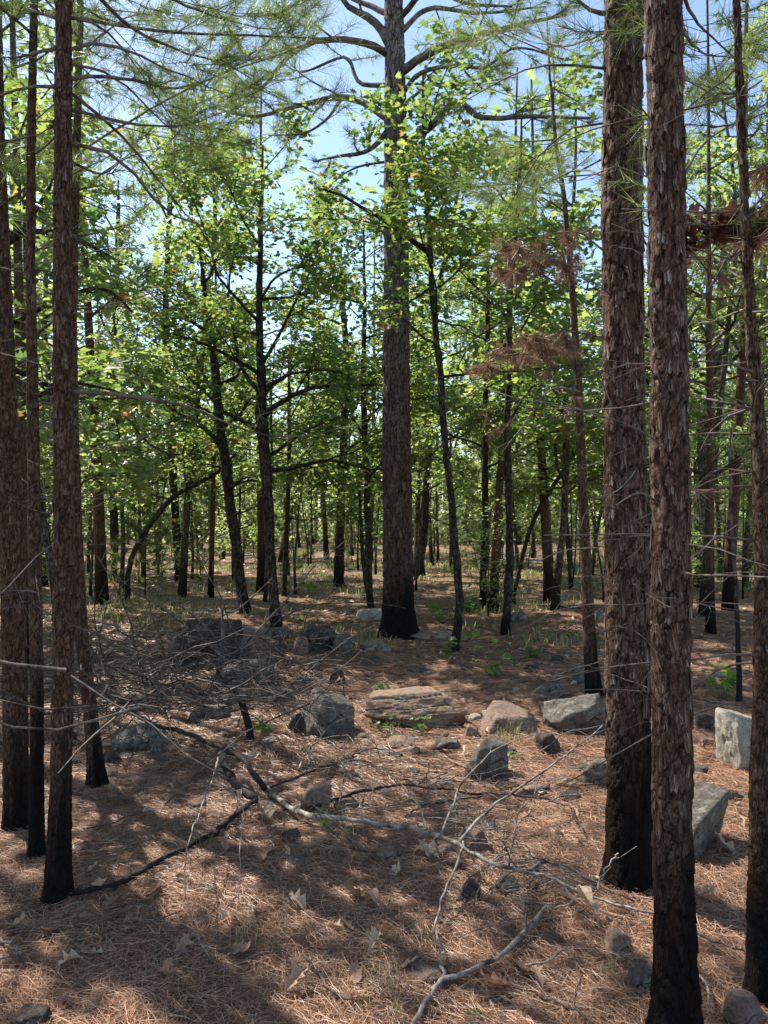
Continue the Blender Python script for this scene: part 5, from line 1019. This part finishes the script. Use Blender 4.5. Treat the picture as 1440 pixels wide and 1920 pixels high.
for k, (x, y, n, h, s, lab) in enumerate([(960, 1388, 90, .14, .09, 'clump of thin green grass at the foot of the pinkish block'), (395, 1590, 26, .10, .05, 'few yellow-green grass blades where the twigs cross the black stick'), (465, 1770, 16, .12, .03, 'single wisp of pale grass in the front left of middle'),
      (1150, 1838, 14, .10, .02, 'small bright green grass tuft below the tan knobby stone'), (695, 1875, 20, .14, .05, 'grass wisps near the bottom middle'), (640, 1560, 30, .16, .08, 'dry grass wisps among the long branch'), (170, 1570, 60, .05, .14, 'low green mossy grass right of the left pines'), (1190, 1420, 20, .12, .05, 'grass blades beside the thick charred trunk')]):
    b = Buf(); p = gp(x, y); blades(b, p[0], p[1], n, h, s, rng, .0025); org = (p[0], p[1], float(terrain(p[0], p[1])))
    tag(ob('grass_tuft', b.mesh('grass_tuft', M['grass'], shade=False, attrs=False, origin=org), loc=org), lab, 'grass tuft')
LG = [dry_leaf_mesh(700+k, 'leaf_bright', True) for k in range(3)]; LD = [dry_leaf_mesh(710+k, 'leaf', True) for k in range(3)]
def sapling(label, x, y, h, n, size, seed, bright=False, spreadr=.2, name='oak_seedling', cat='seedling', stems=3):
    rng = np.random.default_rng(seed); p = gp(x, y); org = np.array([p[0], p[1], float(terrain(p[0], p[1]))]); t = thing(name, org, label, cat)
    tips = []
    for s in range(stems):
        q = wander(org, (rng.normal(0, .5), rng.normal(0, .4), 1), h*rng.uniform(.6, 1.1), 6, .14, .05, rng); b = Buf(); tube(b, q, np.linspace(.003, .0012, 7), 4, cap=False); ob('stem', b.mesh('stem', M['twig'], origin=org), t); tips += list(q[2:])
    for k in range(n):
        c = tips[int(rng.integers(len(tips)))]+rng.normal(0, .015, 3); o = bpy.data.objects.new('leaf', (LG if bright else LD)[int(rng.integers(3))]); COL.objects.link(o); o.parent = t; a = rng.uniform(0, 6.28); s_ = size*rng.uniform(.6, 1.2)
        o.location = (c[0]-org[0]+math.cos(a)*s_*.5, c[1]-org[1]+math.sin(a)*s_*.5, c[2]-org[2]-s_*.1); o.rotation_euler = (rng.normal(0, .4), rng.normal(.25, .4), a); o.scale = (s_,)*3
sapling('bright green sprout at the foot of the charred crooked sapling', 498, 1372, .12, 12, .08, 1, True)
sapling('oak seedling with broad green leaves in front of the wavy oak', 850, 1240, .32, 14, .13, 2)
sapling('taller oak seedling on the open needle floor right of the wavy oak', 912, 1262, .42, 20, .13, 3)
sapling('small oak seedling at the upper edge of the tan ledge', 722, 1302, .15, 9, .09, 4)
sapling('leafy weed in front of the tan ledge, left half', 735, 1385, .2, 26, .04, 5, True, name='weed', cat='weed', stems=5)
sapling('leafy weed in front of the tan ledge, right half', 790, 1375, .2, 26, .04, 6, True, name='weed', cat='weed', stems=5)
sapling('tiny bright sprout on the needles right of the lichened boulder', 970, 1425, .05, 5, .05, 7, True, stems=1)
sapling('low green shrub on the floor left of the rusty pine foot', 1000, 1232, .2, 22, .08, 8)
sapling('sunlit green shrub at the foot of the charred dead sapling at right', 1352, 1308, .32, 40, .1, 9, True, stems=6, name='shrub', cat='shrub')
sapling('small sunlit shrub between big central pine and wavy oak', 822, 1165, .38, 34, .10, 10, True, stems=6, name='shrub', cat='shrub')
sapling('yellow-green shrub just right of the wavy oak', 880, 1148, .3, 34, .11, 11, True, stems=6, name='shrub', cat='shrub')
sapling('thin weed rising before the long branch near the upright tan stone', 618, 1570, .25, 10, .04, 12, True, name='weed', cat='weed', stems=2)
sapling('low seedling with few leaves at the bottom middle', 885, 1905, .04, 4, .04, 13, True, stems=1)
sapling('small green plant in the sun left of the stout dark oak', 580, 1112, .3, 24, .12, 14, True, stems=5, name='shrub', cat='shrub')
sapling('leafy shrub at the right of the far sunny floor', 1120, 1072, .6, 40, .2, 15, True, stems=6, name='shrub', cat='shrub')
# rusty dead leaves hanging in the right-hand pine
def dead_spray():
    rng = np.random.default_rng(61); p0 = px(1440, 395, 2.75); t = thing('dead_spray', p0, 'hanging spray of rusty dead broad leaves caught high at the right edge', 'dead leaves'); LB = [dry_leaf_mesh(720+k, 'leaf_brown') for k in range(4)]
    for k, pts in enumerate([[(1460, 385, 2.8), (1400, 392, 2.8), (1340, 396, 2.85), (1260, 420, 2.9)], [(1460, 420, 2.75), (1400, 415, 2.8), (1330, 420, 2.9), (1250, 460, 3.0)]]):
        q = resample([px(*a) for a in pts], 12); b = Buf(); tube(b, q, np.linspace(.006, .002, 12), 5); ob('stem', b.mesh('stem', M['twig'], origin=p0), t)
        for z in range(60):
            c = q[int(rng.integers(1, 12))]+rng.normal(0, .02, 3); o = bpy.data.objects.new('leaf', LB[int(rng.integers(4))]); COL.objects.link(o); o.parent = t; s = rng.uniform(.06, .11)
            o.location = c-p0-np.array([0, 0, s*.5]); o.rotation_euler = (rng.normal(0, .4), 1.45+rng.normal(0, .25), rng.uniform(0, 6.28)); o.scale = (s,)*3
dead_spray()

print('TRIANGLES', sum(len(m.loops)-2*len(m.polygons) for m in bpy.data.meshes), 'OBJECTS', len(bpy.data.objects))
